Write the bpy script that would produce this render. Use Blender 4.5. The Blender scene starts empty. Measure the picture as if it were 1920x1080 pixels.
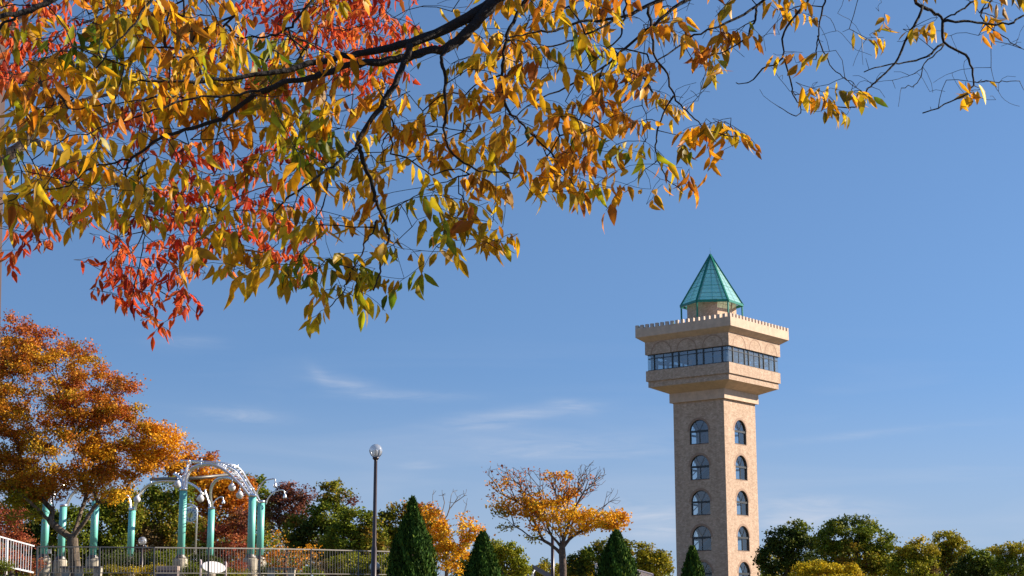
import bpy, math, random
import numpy as np
from mathutils import Vector, Matrix
R = math.radians
D = bpy.data
C = bpy.context.scene.collection
SC = bpy.context.scene

# ---------------------------------------------------------------- camera
EYE = 1.6
FPX = 2950.0                       # focal length in photo pixels (1920 wide)
PITCH = math.atan(610 / FPX)
cam = D.objects.new('camera', D.cameras.new('camera')); C.objects.link(cam)
cam.location = (0, 0, EYE)
cam.rotation_euler = (math.pi / 2 + PITCH, 0, 0)
cam.data.sensor_width = 36; cam.data.lens = FPX / 1920 * 36
cam.data.clip_start = 0.1; cam.data.clip_end = 6000
SC.camera = cam
# ---------------------------------------------------------------- light
SUN_EL, SUN_PHI = 27, 11            # elevation; direction measured from +X towards +Y
SC.view_settings.view_transform = 'Standard'; SC.view_settings.look = 'None'
SC.view_settings.exposure = 0.82; SC.view_settings.gamma = 1
sun = D.objects.new('sun', D.lights.new('sun', 'SUN')); C.objects.link(sun)
sun.data.energy = 5.0; sun.data.angle = R(0.5); sun.data.color = (1, 0.88, 0.72)
sdir = Vector((math.cos(R(SUN_EL)) * math.cos(R(SUN_PHI)), math.cos(R(SUN_EL)) * math.sin(R(SUN_PHI)), math.sin(R(SUN_EL))))
sun.rotation_euler = (-sdir).to_track_quat('-Z', 'Y').to_euler()
sun.location = (60, 0, 60)
W = D.worlds.new('World'); SC.world = W; W.use_nodes = True
nt = W.node_tree; N = nt.nodes; L = nt.links
bg = N['Background']; bg.inputs[1].default_value = 0.087
sky = N.new('ShaderNodeTexSky'); sky.sky_type = 'NISHITA'; sky.sun_disc = False
sky.sun_elevation = R(SUN_EL); sky.sun_rotation = R(90 - SUN_PHI)
sky.air_density = 1.0; sky.dust_density = 0.0; sky.ozone_density = 5.0; sky.altitude = 0
hs = N.new('ShaderNodeHueSaturation'); hs.inputs['Saturation'].default_value = 1.0
L.new(sky.outputs[0], hs.inputs['Color'])
mz = N.new('ShaderNodeMapping'); mz.inputs['Scale'].default_value = (1, 1, .7); mz.inputs['Location'].default_value = (0, 0, .2)
tcz = N.new('ShaderNodeTexCoord'); L.new(tcz.outputs['Generated'], mz.inputs[0]); L.new(mz.outputs[0], sky.inputs[0])
# thin cirrus wisps, laid out by direction in the sky
tc = N.new('ShaderNodeTexCoord'); mp = N.new('ShaderNodeMapping')
mp.inputs['Scale'].default_value = (5, 5, 42); mp.inputs['Rotation'].default_value = (0, R(3), 0)
L.new(tc.outputs['Generated'], mp.inputs['Vector'])
nz = N.new('ShaderNodeTexNoise'); nz.inputs['Scale'].default_value = 1.0; nz.inputs['Detail'].default_value = 6; nz.inputs['Distortion'].default_value = 0.6
L.new(mp.outputs[0], nz.inputs['Vector'])
rp = N.new('ShaderNodeValToRGB'); rp.color_ramp.elements[0].position = 0.50; rp.color_ramp.elements[1].position = 0.78
L.new(nz.outputs[0], rp.inputs[0])
sx = N.new('ShaderNodeSeparateXYZ'); L.new(tc.outputs['Generated'], sx.inputs[0])
mr = N.new('ShaderNodeMapRange'); mr.inputs['From Min'].default_value = 0.03; mr.inputs['From Max'].default_value = 0.185
mr.inputs['To Min'].default_value = 0.75; mr.inputs['To Max'].default_value = 0.0; L.new(sx.outputs['Z'], mr.inputs[0])
mu = N.new('ShaderNodeMath'); mu.operation = 'MULTIPLY'; L.new(rp.outputs[0], mu.inputs[0]); L.new(mr.outputs[0], mu.inputs[1])
def M_(op, a, b=None):
    q = N.new('ShaderNodeMath'); q.operation = op
    for i, v in enumerate((a, b)):
        if v is None: continue
        if isinstance(v, (int, float)): q.inputs[i].default_value = v
        else: L.new(v, q.inputs[i])
    return q.outputs[0]
cu = M_('DIVIDE', sx.outputs['X'], sx.outputs['Y']); cv = M_('DIVIDE', sx.outputs['Z'], sx.outputs['Y'])
nf = N.new('ShaderNodeTexNoise'); nf.inputs['Scale'].default_value = 1; nf.inputs['Detail'].default_value = 7; nf.inputs['Roughness'].default_value = .62; nf.inputs['Distortion'].default_value = .9
mf = N.new('ShaderNodeMapping'); mf.inputs['Scale'].default_value = (22, 22, 150); mf.inputs['Rotation'].default_value = (0, R(-4), 0); L.new(tc.outputs['Generated'], mf.inputs[0]); L.new(mf.outputs[0], nf.inputs[0])
rf = N.new('ShaderNodeMapRange'); rf.inputs['From Min'].default_value = .28; rf.inputs['From Max'].default_value = .74; L.new(nf.outputs[0], rf.inputs[0])
wisp = None
for (wx, wy, ax, ay, sl, am) in ((655, 722, 66, 15, .22, .6), (600, 705, 22, 14, .7, .4), (450, 778, 75, 13, .06, .8), (760, 742, 120, 9, .02, .4), (985, 775, 120, 12, -.10, .9), (1075, 762, 40, 12, .15, .6), (900, 800, 70, 8, 0, .6),
                             (790, 873, 34, 7, 0, .5), (1080, 850, 190, 14, -.03, .4), (1205, 962, 90, 20, .02, 1.3), (1235, 998, 60, 13, .02, 1.1), (1530, 958, 130, 24, .05, 1.25), (1480, 985, 60, 12, 0, .9), (1000, 830, 200, 20, 0, .4), (350, 640, 60, 12, .05, .35), (1620, 815, 220, 7, -.10, .35)):
    cp = math.cos(PITCH); sp = math.sin(PITCH); dx = (wx - 960) / FPX; dyv = (540 - wy) / FPX; yy = cp - dyv * sp; zz = sp + dyv * cp
    du = M_('SUBTRACT', cu, dx / yy); dv = M_('SUBTRACT', cv, zz / yy); dv = M_('ADD', dv, M_('MULTIPLY', du, sl))
    e = M_('ADD', M_('POWER', M_('ABSOLUTE', M_('DIVIDE', du, ax / FPX)), 2.0), M_('POWER', M_('ABSOLUTE', M_('DIVIDE', dv, ay / FPX)), 2.0))
    wv = M_('MULTIPLY', M_('EXPONENT', M_('MULTIPLY', e, -1.0)), am); wisp = wv if wisp is None else M_('ADD', wisp, wv)
wisp = M_('MULTIPLY', M_('MULTIPLY', wisp, rf.outputs[0]), M_('GREATER_THAN', sx.outputs['Y'], 0.05))
mu2 = N.new('ShaderNodeMath'); mu2.operation = 'MULTIPLY'; L.new(mu.outputs[0], mu2.inputs[0]); mu2.inputs[1].default_value = 0.35
mx = N.new('ShaderNodeMix'); mx.data_type = 'RGBA'; L.new(M_('MINIMUM', M_('ADD', mu2.outputs[0], M_('MULTIPLY', wisp, .62)), .8), mx.inputs[0]); L.new(hs.outputs[0], mx.inputs[6])
mx.inputs[7].default_value = (5.2, 5.8, 7.2, 1)
# pale band of air low over the horizon
mr2 = N.new('ShaderNodeMapRange'); mr2.inputs['From Min'].default_value = 0.02; mr2.inputs['From Max'].default_value = 0.16
mr2.inputs['To Min'].default_value = 0.74; mr2.inputs['To Max'].default_value = 0.0; mr2.interpolation_type = 'SMOOTHSTEP'; L.new(sx.outputs['Z'], mr2.inputs[0])
mxh = N.new('ShaderNodeMix'); mxh.data_type = 'RGBA'; L.new(mr2.outputs[0], mxh.inputs[0]); L.new(hs.outputs[0], mxh.inputs[6]); mxh.inputs[7].default_value = (2.75, 3.45, 4.35, 1)
L.new(mxh.outputs[2], mx.inputs[6]); mx.inputs[7].default_value = (4.2, 4.5, 5.2, 1)
L.new(mx.outputs[2], bg.inputs[0])
SC.cycles.max_bounces = 6; SC.cycles.transparent_max_bounces = 12
try: SC.cycles.use_denoising = True
except Exception: pass

# ---------------------------------------------------------------- helpers
_F = np.array([0, math.cos(PITCH), math.sin(PITCH)]); _U = np.array([0, -math.sin(PITCH), math.cos(PITCH)])
def at(px, py, Y):
    """world point seen at photo pixel (px,py) at a distance Y metres ahead"""
    d = np.array([(px - 960) / FPX, 0, 0]) + _U * ((540 - py) / FPX) + _F
    return d * (Y / d[1]) + np.array([0, 0, EYE])
def pxm(Y): return Y / FPX          # metres per photo pixel at distance Y

def terrain(x, y):
    x = np.asarray(x, float); y = np.asarray(y, float)
    sm = lambda a, b, v: (lambda t: t * t * (3 - 2 * t))(np.clip((v - a) / (b - a), 0, 1))
    left = 1 - sm(-5.0, 6.0, x)
    up = sm(48, 65.5, y) * 3.05 + np.clip(y - 64, 0, 40) * 0.021
    right = sm(60, 150, y) * 0.2
    return left * up + (1 - left) * right + 0.0

def setp(o, label=None, cat=None, group=None, kind=None):
    if label: o['label'] = label
    if cat: o['category'] = cat
    if group: o['group'] = group
    if kind: o['kind'] = kind
    return o
def empty(name, loc=(0, 0, 0), rz=0, label=None, cat=None, group=None):
    o = D.objects.new(name, None); C.objects.link(o); o.empty_display_size = 0.3
    o.location = loc; o.rotation_euler = (0, 0, rz)
    return setp(o, label, cat, group)

class MB:
    """collects shapes, builds ONE mesh object"""
    def __init__(s): s.v = []; s.f = []; s.sm = []
    def add(s, vs, fs, smooth=False):
        b = len(s.v); s.v += [tuple(map(float, v)) for v in vs]
        for f in fs: s.f.append(tuple(b + i for i in f)); s.sm.append(smooth and len(f) <= 4)
        return s
    def box(s, x0, x1, y0, y1, z0, z1):
        vs = [(x0, y0, z0), (x1, y0, z0), (x1, y1, z0), (x0, y1, z0), (x0, y0, z1), (x1, y0, z1), (x1, y1, z1), (x0, y1, z1)]
        return s.add(vs, [(0, 3, 2, 1), (4, 5, 6, 7), (0, 1, 5, 4), (1, 2, 6, 5), (2, 3, 7, 6), (3, 0, 4, 7)])
    def frustum(s, h0, z0, h1, z1, caps=True):
        vs = [(-h0, -h0, z0), (h0, -h0, z0), (h0, h0, z0), (-h0, h0, z0), (-h1, -h1, z1), (h1, -h1, z1), (h1, h1, z1), (-h1, h1, z1)]
        fs = [(0, 1, 5, 4), (1, 2, 6, 5), (2, 3, 7, 6), (3, 0, 4, 7)]
        if caps: fs += [(0, 3, 2, 1), (4, 5, 6, 7)]
        return s.add(vs, fs)
    def beam(s, a, b, w, h, up=(0, 0, 1)):
        a = Vector(a); b = Vector(b); d = (b - a).normalized(); u = Vector(up)
        sd = d.cross(u)
        if sd.length < 1e-4: sd = d.cross(Vector((1, 0, 0)))
        sd.normalize(); u = sd.cross(d)
        vs = []
        for p in (a, b):
            for i, j in ((-1, -1), (1, -1), (1, 1), (-1, 1)): vs.append(p + sd * (i * w / 2) + u * (j * h / 2))
        return s.add(vs, [(0, 3, 2, 1), (4, 5, 6, 7), (0, 1, 5, 4), (1, 2, 6, 5), (2, 3, 7, 6), (3, 0, 4, 7)])
    def tube(s, pts, rad, n=8, caps=True):
        pts = [Vector(map(float, p)) for p in pts]; m = len(pts)
        if not hasattr(rad, '__len__'): rad = [rad] * m
        ref = None; vs = []
        for i, p in enumerate(pts):
            t = (pts[min(i + 1, m - 1)] - pts[max(i - 1, 0)]).normalized()
            if ref is None:
                ref = Vector((0, 0, 1)) if abs(t.z) < 0.9 else Vector((1, 0, 0))
            ref = (ref - t * ref.dot(t)).normalized(); bn = t.cross(ref)
            for k in range(n):
                a = 2 * math.pi * k / n
                vs.append(p + (ref * math.cos(a) + bn * math.sin(a)) * rad[i])
        fs = []
        for i in range(m - 1):
            for k in range(n):
                fs.append((i * n + k, i * n + (k + 1) % n, (i + 1) * n + (k + 1) % n, (i + 1) * n + k))
        if caps and n < 5: caps = False
        if caps: fs += [tuple(range(n))[::-1], tuple(range((m - 1) * n, m * n))]
        return s.add(vs, fs, True)
    def lathe(s, prof, n=24, c=(0, 0, 0)):
        m = len(prof); vs = []
        for r, z in prof:
            for k in range(n):
                a = 2 * math.pi * k / n; vs.append((c[0] + r * math.cos(a), c[1] + r * math.sin(a), c[2] + z))
        fs = [(i * n + k, i * n + (k + 1) % n, (i + 1) * n + (k + 1) % n, (i + 1) * n + k) for i in range(m - 1) for k in range(n)]
        fs += [tuple(range(n))[::-1], tuple(range((m - 1) * n, m * n))]
        return s.add(vs, fs, True)
    def ball(s, c, r, n=16, sq=1.0):
        prof = [(max(1e-3, r * math.sin(math.pi * i / n)), -r * sq * math.cos(math.pi * i / n)) for i in range(n + 1)]
        return s.lathe(prof, n * 2, c)
    def build(s, name, mat, parent=None, bevel=0):
        me = D.meshes.new(name); me.from_pydata(s.v, [], s.f); me.materials.append(mat)
        me.polygons.foreach_set('use_smooth', s.sm); me.update()
        o = D.objects.new(name, me); C.objects.link(o)
        if parent: o.parent = parent
        if bevel:
            b = o.modifiers.new('bevel', 'BEVEL'); b.width = bevel; b.segments = 2; b.limit_method = 'ANGLE'
        return o
def copy_tree(o, parent=None):
    c = o.copy(); C.objects.link(c); c.parent = parent
    for ch in list(o.children): copy_tree(ch, c)
    return c

# ---------------------------------------------------------------- materials
def mat(name, col, rough=0.6, metal=0.0, var=0.0, vscale=3.0, col2=None, bump=0.0, bscale=20.0, spec=0.5, stretch=None):
    m = D.materials.new(name); m.use_nodes = True; t = m.node_tree; n = t.nodes; l = t.links
    p = n['Principled BSDF']; p.inputs['Roughness'].default_value = rough; p.inputs['Metallic'].default_value = metal
    p.inputs['Specular IOR Level'].default_value = spec
    p.inputs['Base Color'].default_value = (*col, 1)
    tcn = n.new('ShaderNodeTexCoord'); mpn = n.new('ShaderNodeMapping'); l.new(tcn.outputs['Object'], mpn.inputs[0])
    if stretch: mpn.inputs['Scale'].default_value = stretch
    if var > 0 or col2:
        nz = n.new('ShaderNodeTexNoise'); nz.inputs['Scale'].default_value = vscale; nz.inputs['Detail'].default_value = 8; nz.inputs['Roughness'].default_value = 0.65
        l.new(mpn.outputs[0], nz.inputs['Vector'])
        r = n.new('ShaderNodeValToRGB'); c2 = col2 or tuple(c * (1 - var) for c in col)
        r.color_ramp.elements[0].color = (*c2, 1); r.color_ramp.elements[1].color = (*col, 1)
        r.color_ramp.elements[0].position = 0.35; r.color_ramp.elements[1].position = 0.62
        l.new(nz.outputs[0], r.inputs[0]); l.new(r.outputs[0], p.inputs['Base Color'])
    if bump:
        nb = n.new('ShaderNodeTexNoise'); nb.inputs['Scale'].default_value = bscale; nb.inputs['Detail'].default_value = 6
        l.new(mpn.outputs[0], nb.inputs['Vector'])
        b = n.new('ShaderNodeBump'); b.inputs['Strength'].default_value = bump; b.inputs['Distance'].default_value = 0.05
        l.new(nb.outputs[0], b.inputs['Height']); l.new(b.outputs[0], p.inputs['Normal'])
    return m
def leaf_mat(name, trans=0.4, rough=0.5, mottle=0.0, mscale=40.0, spec=0.3):
    m = D.materials.new(name); m.use_nodes = True; t = m.node_tree; n = t.nodes; l = t.links
    p = n['Principled BSDF']; p.inputs['Roughness'].default_value = rough; p.inputs['Specular IOR Level'].default_value = spec
    a = n.new('ShaderNodeAttribute'); a.attribute_name = 'leafcol'; out = a.outputs['Color']
    if mottle:
        tcn = n.new('ShaderNodeTexCoord'); nz = n.new('ShaderNodeTexNoise'); nz.inputs['Scale'].default_value = mscale; nz.inputs['Detail'].default_value = 4
        l.new(tcn.outputs['Object'], nz.inputs['Vector'])
        r = n.new('ShaderNodeValToRGB'); r.color_ramp.elements[0].position = 0.52; r.color_ramp.elements[1].position = 0.66
        r.color_ramp.elements[0].color = (0, 0, 0, 1); r.color_ramp.elements[1].color = (mottle,) * 3 + (1,)
        l.new(nz.outputs[0], r.inputs[0])
        mxn = n.new('ShaderNodeMix'); mxn.data_type = 'RGBA'; l.new(r.outputs[0], mxn.inputs[0]); l.new(out, mxn.inputs[6])
        mxn.inputs[7].default_value = (0.20, 0.075, 0.018, 1); out = mxn.outputs[2]
    l.new(out, p.inputs['Base Color'])
    tr = n.new('ShaderNodeBsdfTranslucent'); l.new(out, tr.inputs['Color'])
    ms = n.new('ShaderNodeMixShader'); ms.inputs[0].default_value = trans
    l.new(p.outputs[0], ms.inputs[1]); l.new(tr.outputs[0], ms.inputs[2]); l.new(ms.outputs[0], n['Material Output'].inputs[0])
    return m
def glass_mat(name, tint, refl=0.25, rough=0.03, opac=0.25, col=(0.05, 0.08, 0.1)):
    m = D.materials.new(name); m.use_nodes = True; t = m.node_tree; n = t.nodes; l = t.links
    n.remove(n['Principled BSDF'])
    tp = n.new('ShaderNodeBsdfTransparent'); tp.inputs[0].default_value = (*tint, 1)
    df = n.new('ShaderNodeBsdfDiffuse'); df.inputs[0].default_value = (*col, 1)
    gl = n.new('ShaderNodeBsdfGlossy'); gl.inputs['Roughness'].default_value = rough; gl.inputs[0].default_value = (0.9, 0.95, 1, 1)
    fr = n.new('ShaderNodeLayerWeight'); fr.inputs[0].default_value = .5
    pw = n.new('ShaderNodeMath'); pw.operation = 'POWER'; pw.inputs[1].default_value = 4; l.new(fr.outputs['Facing'], pw.inputs[0])
    ad = n.new('ShaderNodeMath'); ad.operation = 'MULTIPLY_ADD'; ad.inputs[1].default_value = .8; ad.inputs[2].default_value = refl + .04; l.new(pw.outputs[0], ad.inputs[0]); ad.use_clamp = True
    m1 = n.new('ShaderNodeMixShader'); m1.inputs[0].default_value = opac; l.new(tp.outputs[0], m1.inputs[1]); l.new(df.outputs[0], m1.inputs[2])
    m2 = n.new('ShaderNodeMixShader'); l.new(ad.outputs[0], m2.inputs[0]); l.new(m1.outputs[0], m2.inputs[1]); l.new(gl.outputs[0], m2.inputs[2])
    l.new(m2.outputs[0], n['Material Output'].inputs[0])
    return m
def tower_mat():
    """tan facing of small speckled tiles"""
    m = D.materials.new('tower_tile'); m.use_nodes = True; t = m.node_tree; n = t.nodes; l = t.links
    p = n['Principled BSDF']; p.inputs['Roughness'].default_value = 0.8; p.inputs['Specular IOR Level'].default_value = 0.25
    tcn = n.new('ShaderNodeTexCoord')
    sep = n.new('ShaderNodeSeparateXYZ'); l.new(tcn.outputs['Object'], sep.inputs[0])
    ad = n.new('ShaderNodeMath'); ad.operation = 'ADD'; l.new(sep.outputs[0], ad.inputs[0]); l.new(sep.outputs[1], ad.inputs[1])
    cb = n.new('ShaderNodeCombineXYZ'); l.new(ad.outputs[0], cb.inputs[0]); l.new(sep.outputs[2], cb.inputs[1])
    br = n.new('ShaderNodeTexBrick'); br.inputs['Scale'].default_value = 1.0; br.inputs['Brick Width'].default_value = 0.24; br.inputs['Row Height'].default_value = 0.12
    br.inputs['Mortar Size'].default_value = 0.008; br.inputs['Color1'].default_value = (0.77, 0.565, 0.425, 1); br.inputs['Color2'].default_value = (0.57, 0.40, 0.29, 1)
    br.inputs['Mortar'].default_value = (0.55, 0.40, 0.30, 1); l.new(cb.outputs[0], br.inputs['Vector'])
    nz = n.new('ShaderNodeTexNoise'); nz.inputs['Scale'].default_value = 3.2; nz.inputs['Detail'].default_value = 9; nz.inputs['Roughness'].default_value = 0.7
    l.new(tcn.outputs['Object'], nz.inputs['Vector'])
    r = n.new('ShaderNodeValToRGB'); r.color_ramp.elements[0].position = 0.3; r.color_ramp.elements[1].position = 0.7
    r.color_ramp.elements[0].color = (0.66, 0.64, 0.60, 1); r.color_ramp.elements[1].color = (1.0, 1.0, 1.0, 1); l.new(nz.outputs[0], r.inputs[0])
    mxn = n.new('ShaderNodeMix'); mxn.data_type = 'RGBA'; mxn.blend_type = 'MULTIPLY'; mxn.inputs[0].default_value = 1
    l.new(br.outputs[0], mxn.inputs[6]); l.new(r.outputs[0], mxn.inputs[7])
    mps = n.new('ShaderNodeMapping'); mps.inputs['Scale'].default_value = (1.6, 1.6, .12); l.new(tcn.outputs['Object'], mps.inputs[0])   # rain streaks
    ns = n.new('ShaderNodeTexNoise'); ns.inputs['Scale'].default_value = 1.0; ns.inputs['Detail'].default_value = 5; l.new(mps.outputs[0], ns.inputs['Vector'])
    rs = n.new('ShaderNodeValToRGB'); rs.color_ramp.elements[0].position = .36; rs.color_ramp.elements[1].position = .58; rs.color_ramp.elements[0].color = (.90, .885, .87, 1); rs.color_ramp.elements[1].color = (1, 1, 1, 1); l.new(ns.outputs[0], rs.inputs[0])
    mx3 = n.new('ShaderNodeMix'); mx3.data_type = 'RGBA'; mx3.blend_type = 'MULTIPLY'; mx3.inputs[0].default_value = 1; l.new(mxn.outputs[2], mx3.inputs[6]); l.new(rs.outputs[0], mx3.inputs[7]); l.new(mx3.outputs[2], p.inputs['Base Color'])
    return m

M_tile = tower_mat()
M_trim = mat('tower_trim', (0.70, 0.50, 0.36), 0.8, var=0.2, vscale=1.5, bump=0.1, bscale=12)
M_archline = mat('arch_brick', (0.40, 0.25, 0.17), 0.8, var=0.2)
M_frame = mat('dark_frame', (0.025, 0.028, 0.03), 0.4)
M_blueframe = mat('blue_steel', (0.03, 0.07, 0.13), 0.4)
M_glass = glass_mat('window_glass', (0.80, 0.88, 0.92), 0.075, 0.05, 0.12, (0.12, 0.15, 0.17))
M_gglass = glass_mat('gallery_glass', (0.80, 0.88, 0.90), 0.10, 0.08, 0.30, (0.30, 0.34, 0.34))
M_inside = mat('interior_plaster', (0.30, 0.26, 0.22), 0.9)
M_teal = mat('teal_steel', (0.004, 0.20, 0.135), 0.35, var=0.15, spec=0.5)
M_tealglass = glass_mat('teal_glazing', (0.50, 0.92, 0.88), 0.06, 0.2, 0.52, (0.50, 0.88, 0.78))
M_merlon = mat('merlon_stone', (0.66, 0.52, 0.42), 0.8, var=0.15)
M_deck = mat('deck_concrete', (0.35, 0.32, 0.29), 0.9, var=0.2)
M_green = mat('green_column_paint', (0.20, 0.66, 0.56), 0.40, var=0.10, vscale=2, spec=1.0, stretch=(1, 1, 0.3))
M_steel = mat('polished_steel', (0.86, 0.87, 0.90), 0.30, metal=0.85)
M_dullsteel = mat('dull_steel', (0.20, 0.185, 0.17), 0.5, metal=0.6, var=0.25, vscale=6)
M_concrete = mat('plinth_concrete', (0.52, 0.46, 0.36), 0.9, var=0.35, vscale=3, bump=0.3, bscale=14)
M_white = mat('white_paint', (0.78, 0.76, 0.78), 0.45, var=0.06)
M_pinkwhite = mat('weathered_white_post', (0.72, 0.60, 0.62), 0.6, var=0.15)
M_globe = glass_mat('globe_glass', (0.85, 0.86, 0.88), 0.12, 0.08, 0.35, (0.75, 0.75, 0.76))
M_milk = mat('milk_glass', (0.72, 0.72, 0.74), 0.2, spec=0.7)
M_lampbrown = mat('lamp_brown_paint', (0.045, 0.022, 0.022), 0.35, var=0.3, vscale=5, spec=0.6)
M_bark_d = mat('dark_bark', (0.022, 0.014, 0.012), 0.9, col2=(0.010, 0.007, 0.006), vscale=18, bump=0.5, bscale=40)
M_bark = mat('grey_brown_bark', (0.30, 0.235, 0.17), 0.95, col2=(0.10, 0.075, 0.055), vscale=9, bump=0.6, bscale=25, stretch=(1, 1, 0.25))
M_bark_z = mat('zelkova_bark', (0.22, 0.165, 0.115), 0.95, col2=(0.045, 0.034, 0.026), vscale=7, bump=0.6, bscale=25, stretch=(1, 1, 0.25))
M_bark_m = mat('brown_bark', (0.16, 0.115, 0.09), 0.95, col2=(0.06, 0.045, 0.038), vscale=9, bump=0.4, bscale=25)
M_bark_dt = mat('dark_trunk_bark', (0.075, 0.055, 0.045), 0.95, col2=(0.022, 0.017, 0.014), vscale=9, bump=0.6, bscale=25, stretch=(1, 1, 0.3))
M_twig = mat('reddish_twig', (0.17, 0.10, 0.09), 0.9, var=0.3)
M_timber = mat('red_brown_timber', (0.085, 0.048, 0.042), 0.8, var=0.35, vscale=4, stretch=(6, 6, 0.6), bump=0.3)
M_stone = mat('pinkish_stone', (0.48, 0.36, 0.30), 0.85, var=0.25, vscale=8, bump=0.5, bscale=18)
M_stone_d = mat('rough_stone', (0.25, 0.20, 0.18), 0.9, col2=(0.09, 0.07, 0.07), vscale=9, bump=0.8, bscale=14)
M_leaf = leaf_mat('zelkova_leaf', 0.50, 0.45, 0.6, 34, 0.3)
M_leafred = leaf_mat('red_leaf', 0.5, 0.5, 0.25, 30, 0.2)
M_far = leaf_mat('crown_leaf', 0.25, 0.7, 0, 1, 0.15)
M_conif = leaf_mat('conifer_leaf', 0.10, 0.75, 0, 1, 0.1)

# ---------------------------------------------------------------- vectorised foliage
def leaf_object(name, pos, along, nrm, ln, wd, colA, colB, m, parent=None, detail=2, fold=0.25, droop=0.25):
    """pos: base of each leaf, along: direction, nrm: approximate face normal"""
    n = len(pos); rv = np.random.RandomState(n % 9973)
    if detail == 2: fold = rv.uniform(-.05, .75, n); droop = rv.normal(droop, .22, n); twist = rv.normal(0, .14, n)
    else: twist = 0.0
    along = along / np.linalg.norm(along, axis=1, keepdims=True)
    side = np.cross(along, nrm); side /= (np.linalg.norm(side, axis=1, keepdims=True) + 1e-9); nn = np.cross(side, along)
    if detail == 2:
        T = [(0, 0, 0), (.2, 0, 0), (.5, 0, 0), (.8, 0, 0), (1, 0, 0), (.16, .62, 0), (.42, 1, 0), (.74, .62, 0), (.16, -.62, 0), (.42, -1, 0), (.74, -.62, 0)]
        Fq = [(0, 1, 5), (1, 2, 6, 5), (2, 3, 7, 6), (3, 4, 7), (0, 8, 1), (1, 8, 9, 2), (2, 9, 10, 3), (3, 10, 4)]
        edge = [0, 0, 0, .2, 1, .8, 1, 1, .8, 1, 1]
    else:
        T = [(0, 0, 0), (.45, 1, 0), (1, 0, 0), (.55, -1, 0)]; Fq = [(0, 1, 2, 3)]; edge = [0, 1, 1, 1]
    k = len(T); V = np.zeros((n, k, 3)); COL = np.zeros((n, k, 4)); COL[:, :, 3] = 1
    for i, (t, x, _) in enumerate(T):
        V[:, i] = pos + along * (ln * t)[:, None] + side * (wd * 0.5 * x)[:, None] + nn * (wd * fold * abs(x) - ln * droop * t * t)[:, None] + side * (ln * twist * t * t)[:, None]
        COL[:, i, :3] = colA * (1 - edge[i]) + colB * edge[i]
    V = V.reshape(-1, 3); me = D.meshes.new(name); me.vertices.add(n * k); me.vertices.foreach_set('co', V.ravel())
    cnt = [len(f) for f in Fq]; base = np.concatenate([np.array(f) for f in Fq])
    loops = (base[None, :] + (np.arange(n) * k)[:, None]).ravel()
    starts1 = np.concatenate([[0], np.cumsum(cnt)[:-1]]); tot = sum(cnt)
    starts = (starts1[None, :] + (np.arange(n) * tot)[:, None]).ravel()
    me.loops.add(len(loops)); me.loops.foreach_set('vertex_index', loops.astype(np.int32))
    me.polygons.add(len(starts)); me.polygons.foreach_set('loop_start', starts.astype(np.int32))
    me.update(calc_edges=True)
    at_ = me.color_attributes.new('leafcol', 'FLOAT_COLOR', 'POINT'); at_.data.foreach_set('color', COL.reshape(-1).astype(np.float32))
    if detail == 2: me.polygons.foreach_set('use_smooth', [True] * len(starts))
    me.materials.append(m); me.validate()
    o = D.objects.new(name, me); C.objects.link(o)
    if parent: o.parent = parent
    return o
def frusta(name, P0, P1, R0, R1, m, parent=None, n=5):
    """one mesh of many tapered stems"""
    P0 = np.asarray(P0); P1 = np.asarray(P1); d = P1 - P0; ln = np.linalg.norm(d, axis=1, keepdims=True) + 1e-9; d = d / ln
    ref = np.where(np.abs(d[:, 2:3]) < 0.8, np.array([[0, 0, 1.]]), np.array([[1., 0, 0]]))
    s = np.cross(d, ref); s /= np.linalg.norm(s, axis=1, keepdims=True); u = np.cross(s, d); K = len(P0)
    a = np.arange(n) * 2 * np.pi / n
    ring = s[:, None, :] * np.cos(a)[None, :, None] + u[:, None, :] * np.sin(a)[None, :, None]
    V = np.concatenate([P0[:, None] + ring * np.asarray(R0)[:, None, None], P1[:, None] + ring * np.asarray(R1)[:, None, None]], 1).reshape(-1, 3)
    F = np.array([[k, (k + 1) % n, n + (k + 1) % n, n + k] for k in range(n)])
    loops = (F[None] + (np.arange(K) * 2 * n)[:, None, None]).ravel()
    me = D.meshes.new(name); me.vertices.add(len(V)); me.vertices.foreach_set('co', V.ravel())
    me.loops.add(len(loops)); me.loops.foreach_set('vertex_index', loops.astype(np.int32))
    me.polygons.add(K * n); me.polygons.foreach_set('loop_start', np.arange(0, K * n * 4, 4, dtype=np.int32))
    me.update(calc_edges=True); me.polygons.foreach_set('use_smooth', [True] * (K * n)); me.materials.append(m)
    o = D.objects.new(name, me); C.objects.link(o)
    if parent: o.parent = parent
    return o
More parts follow.
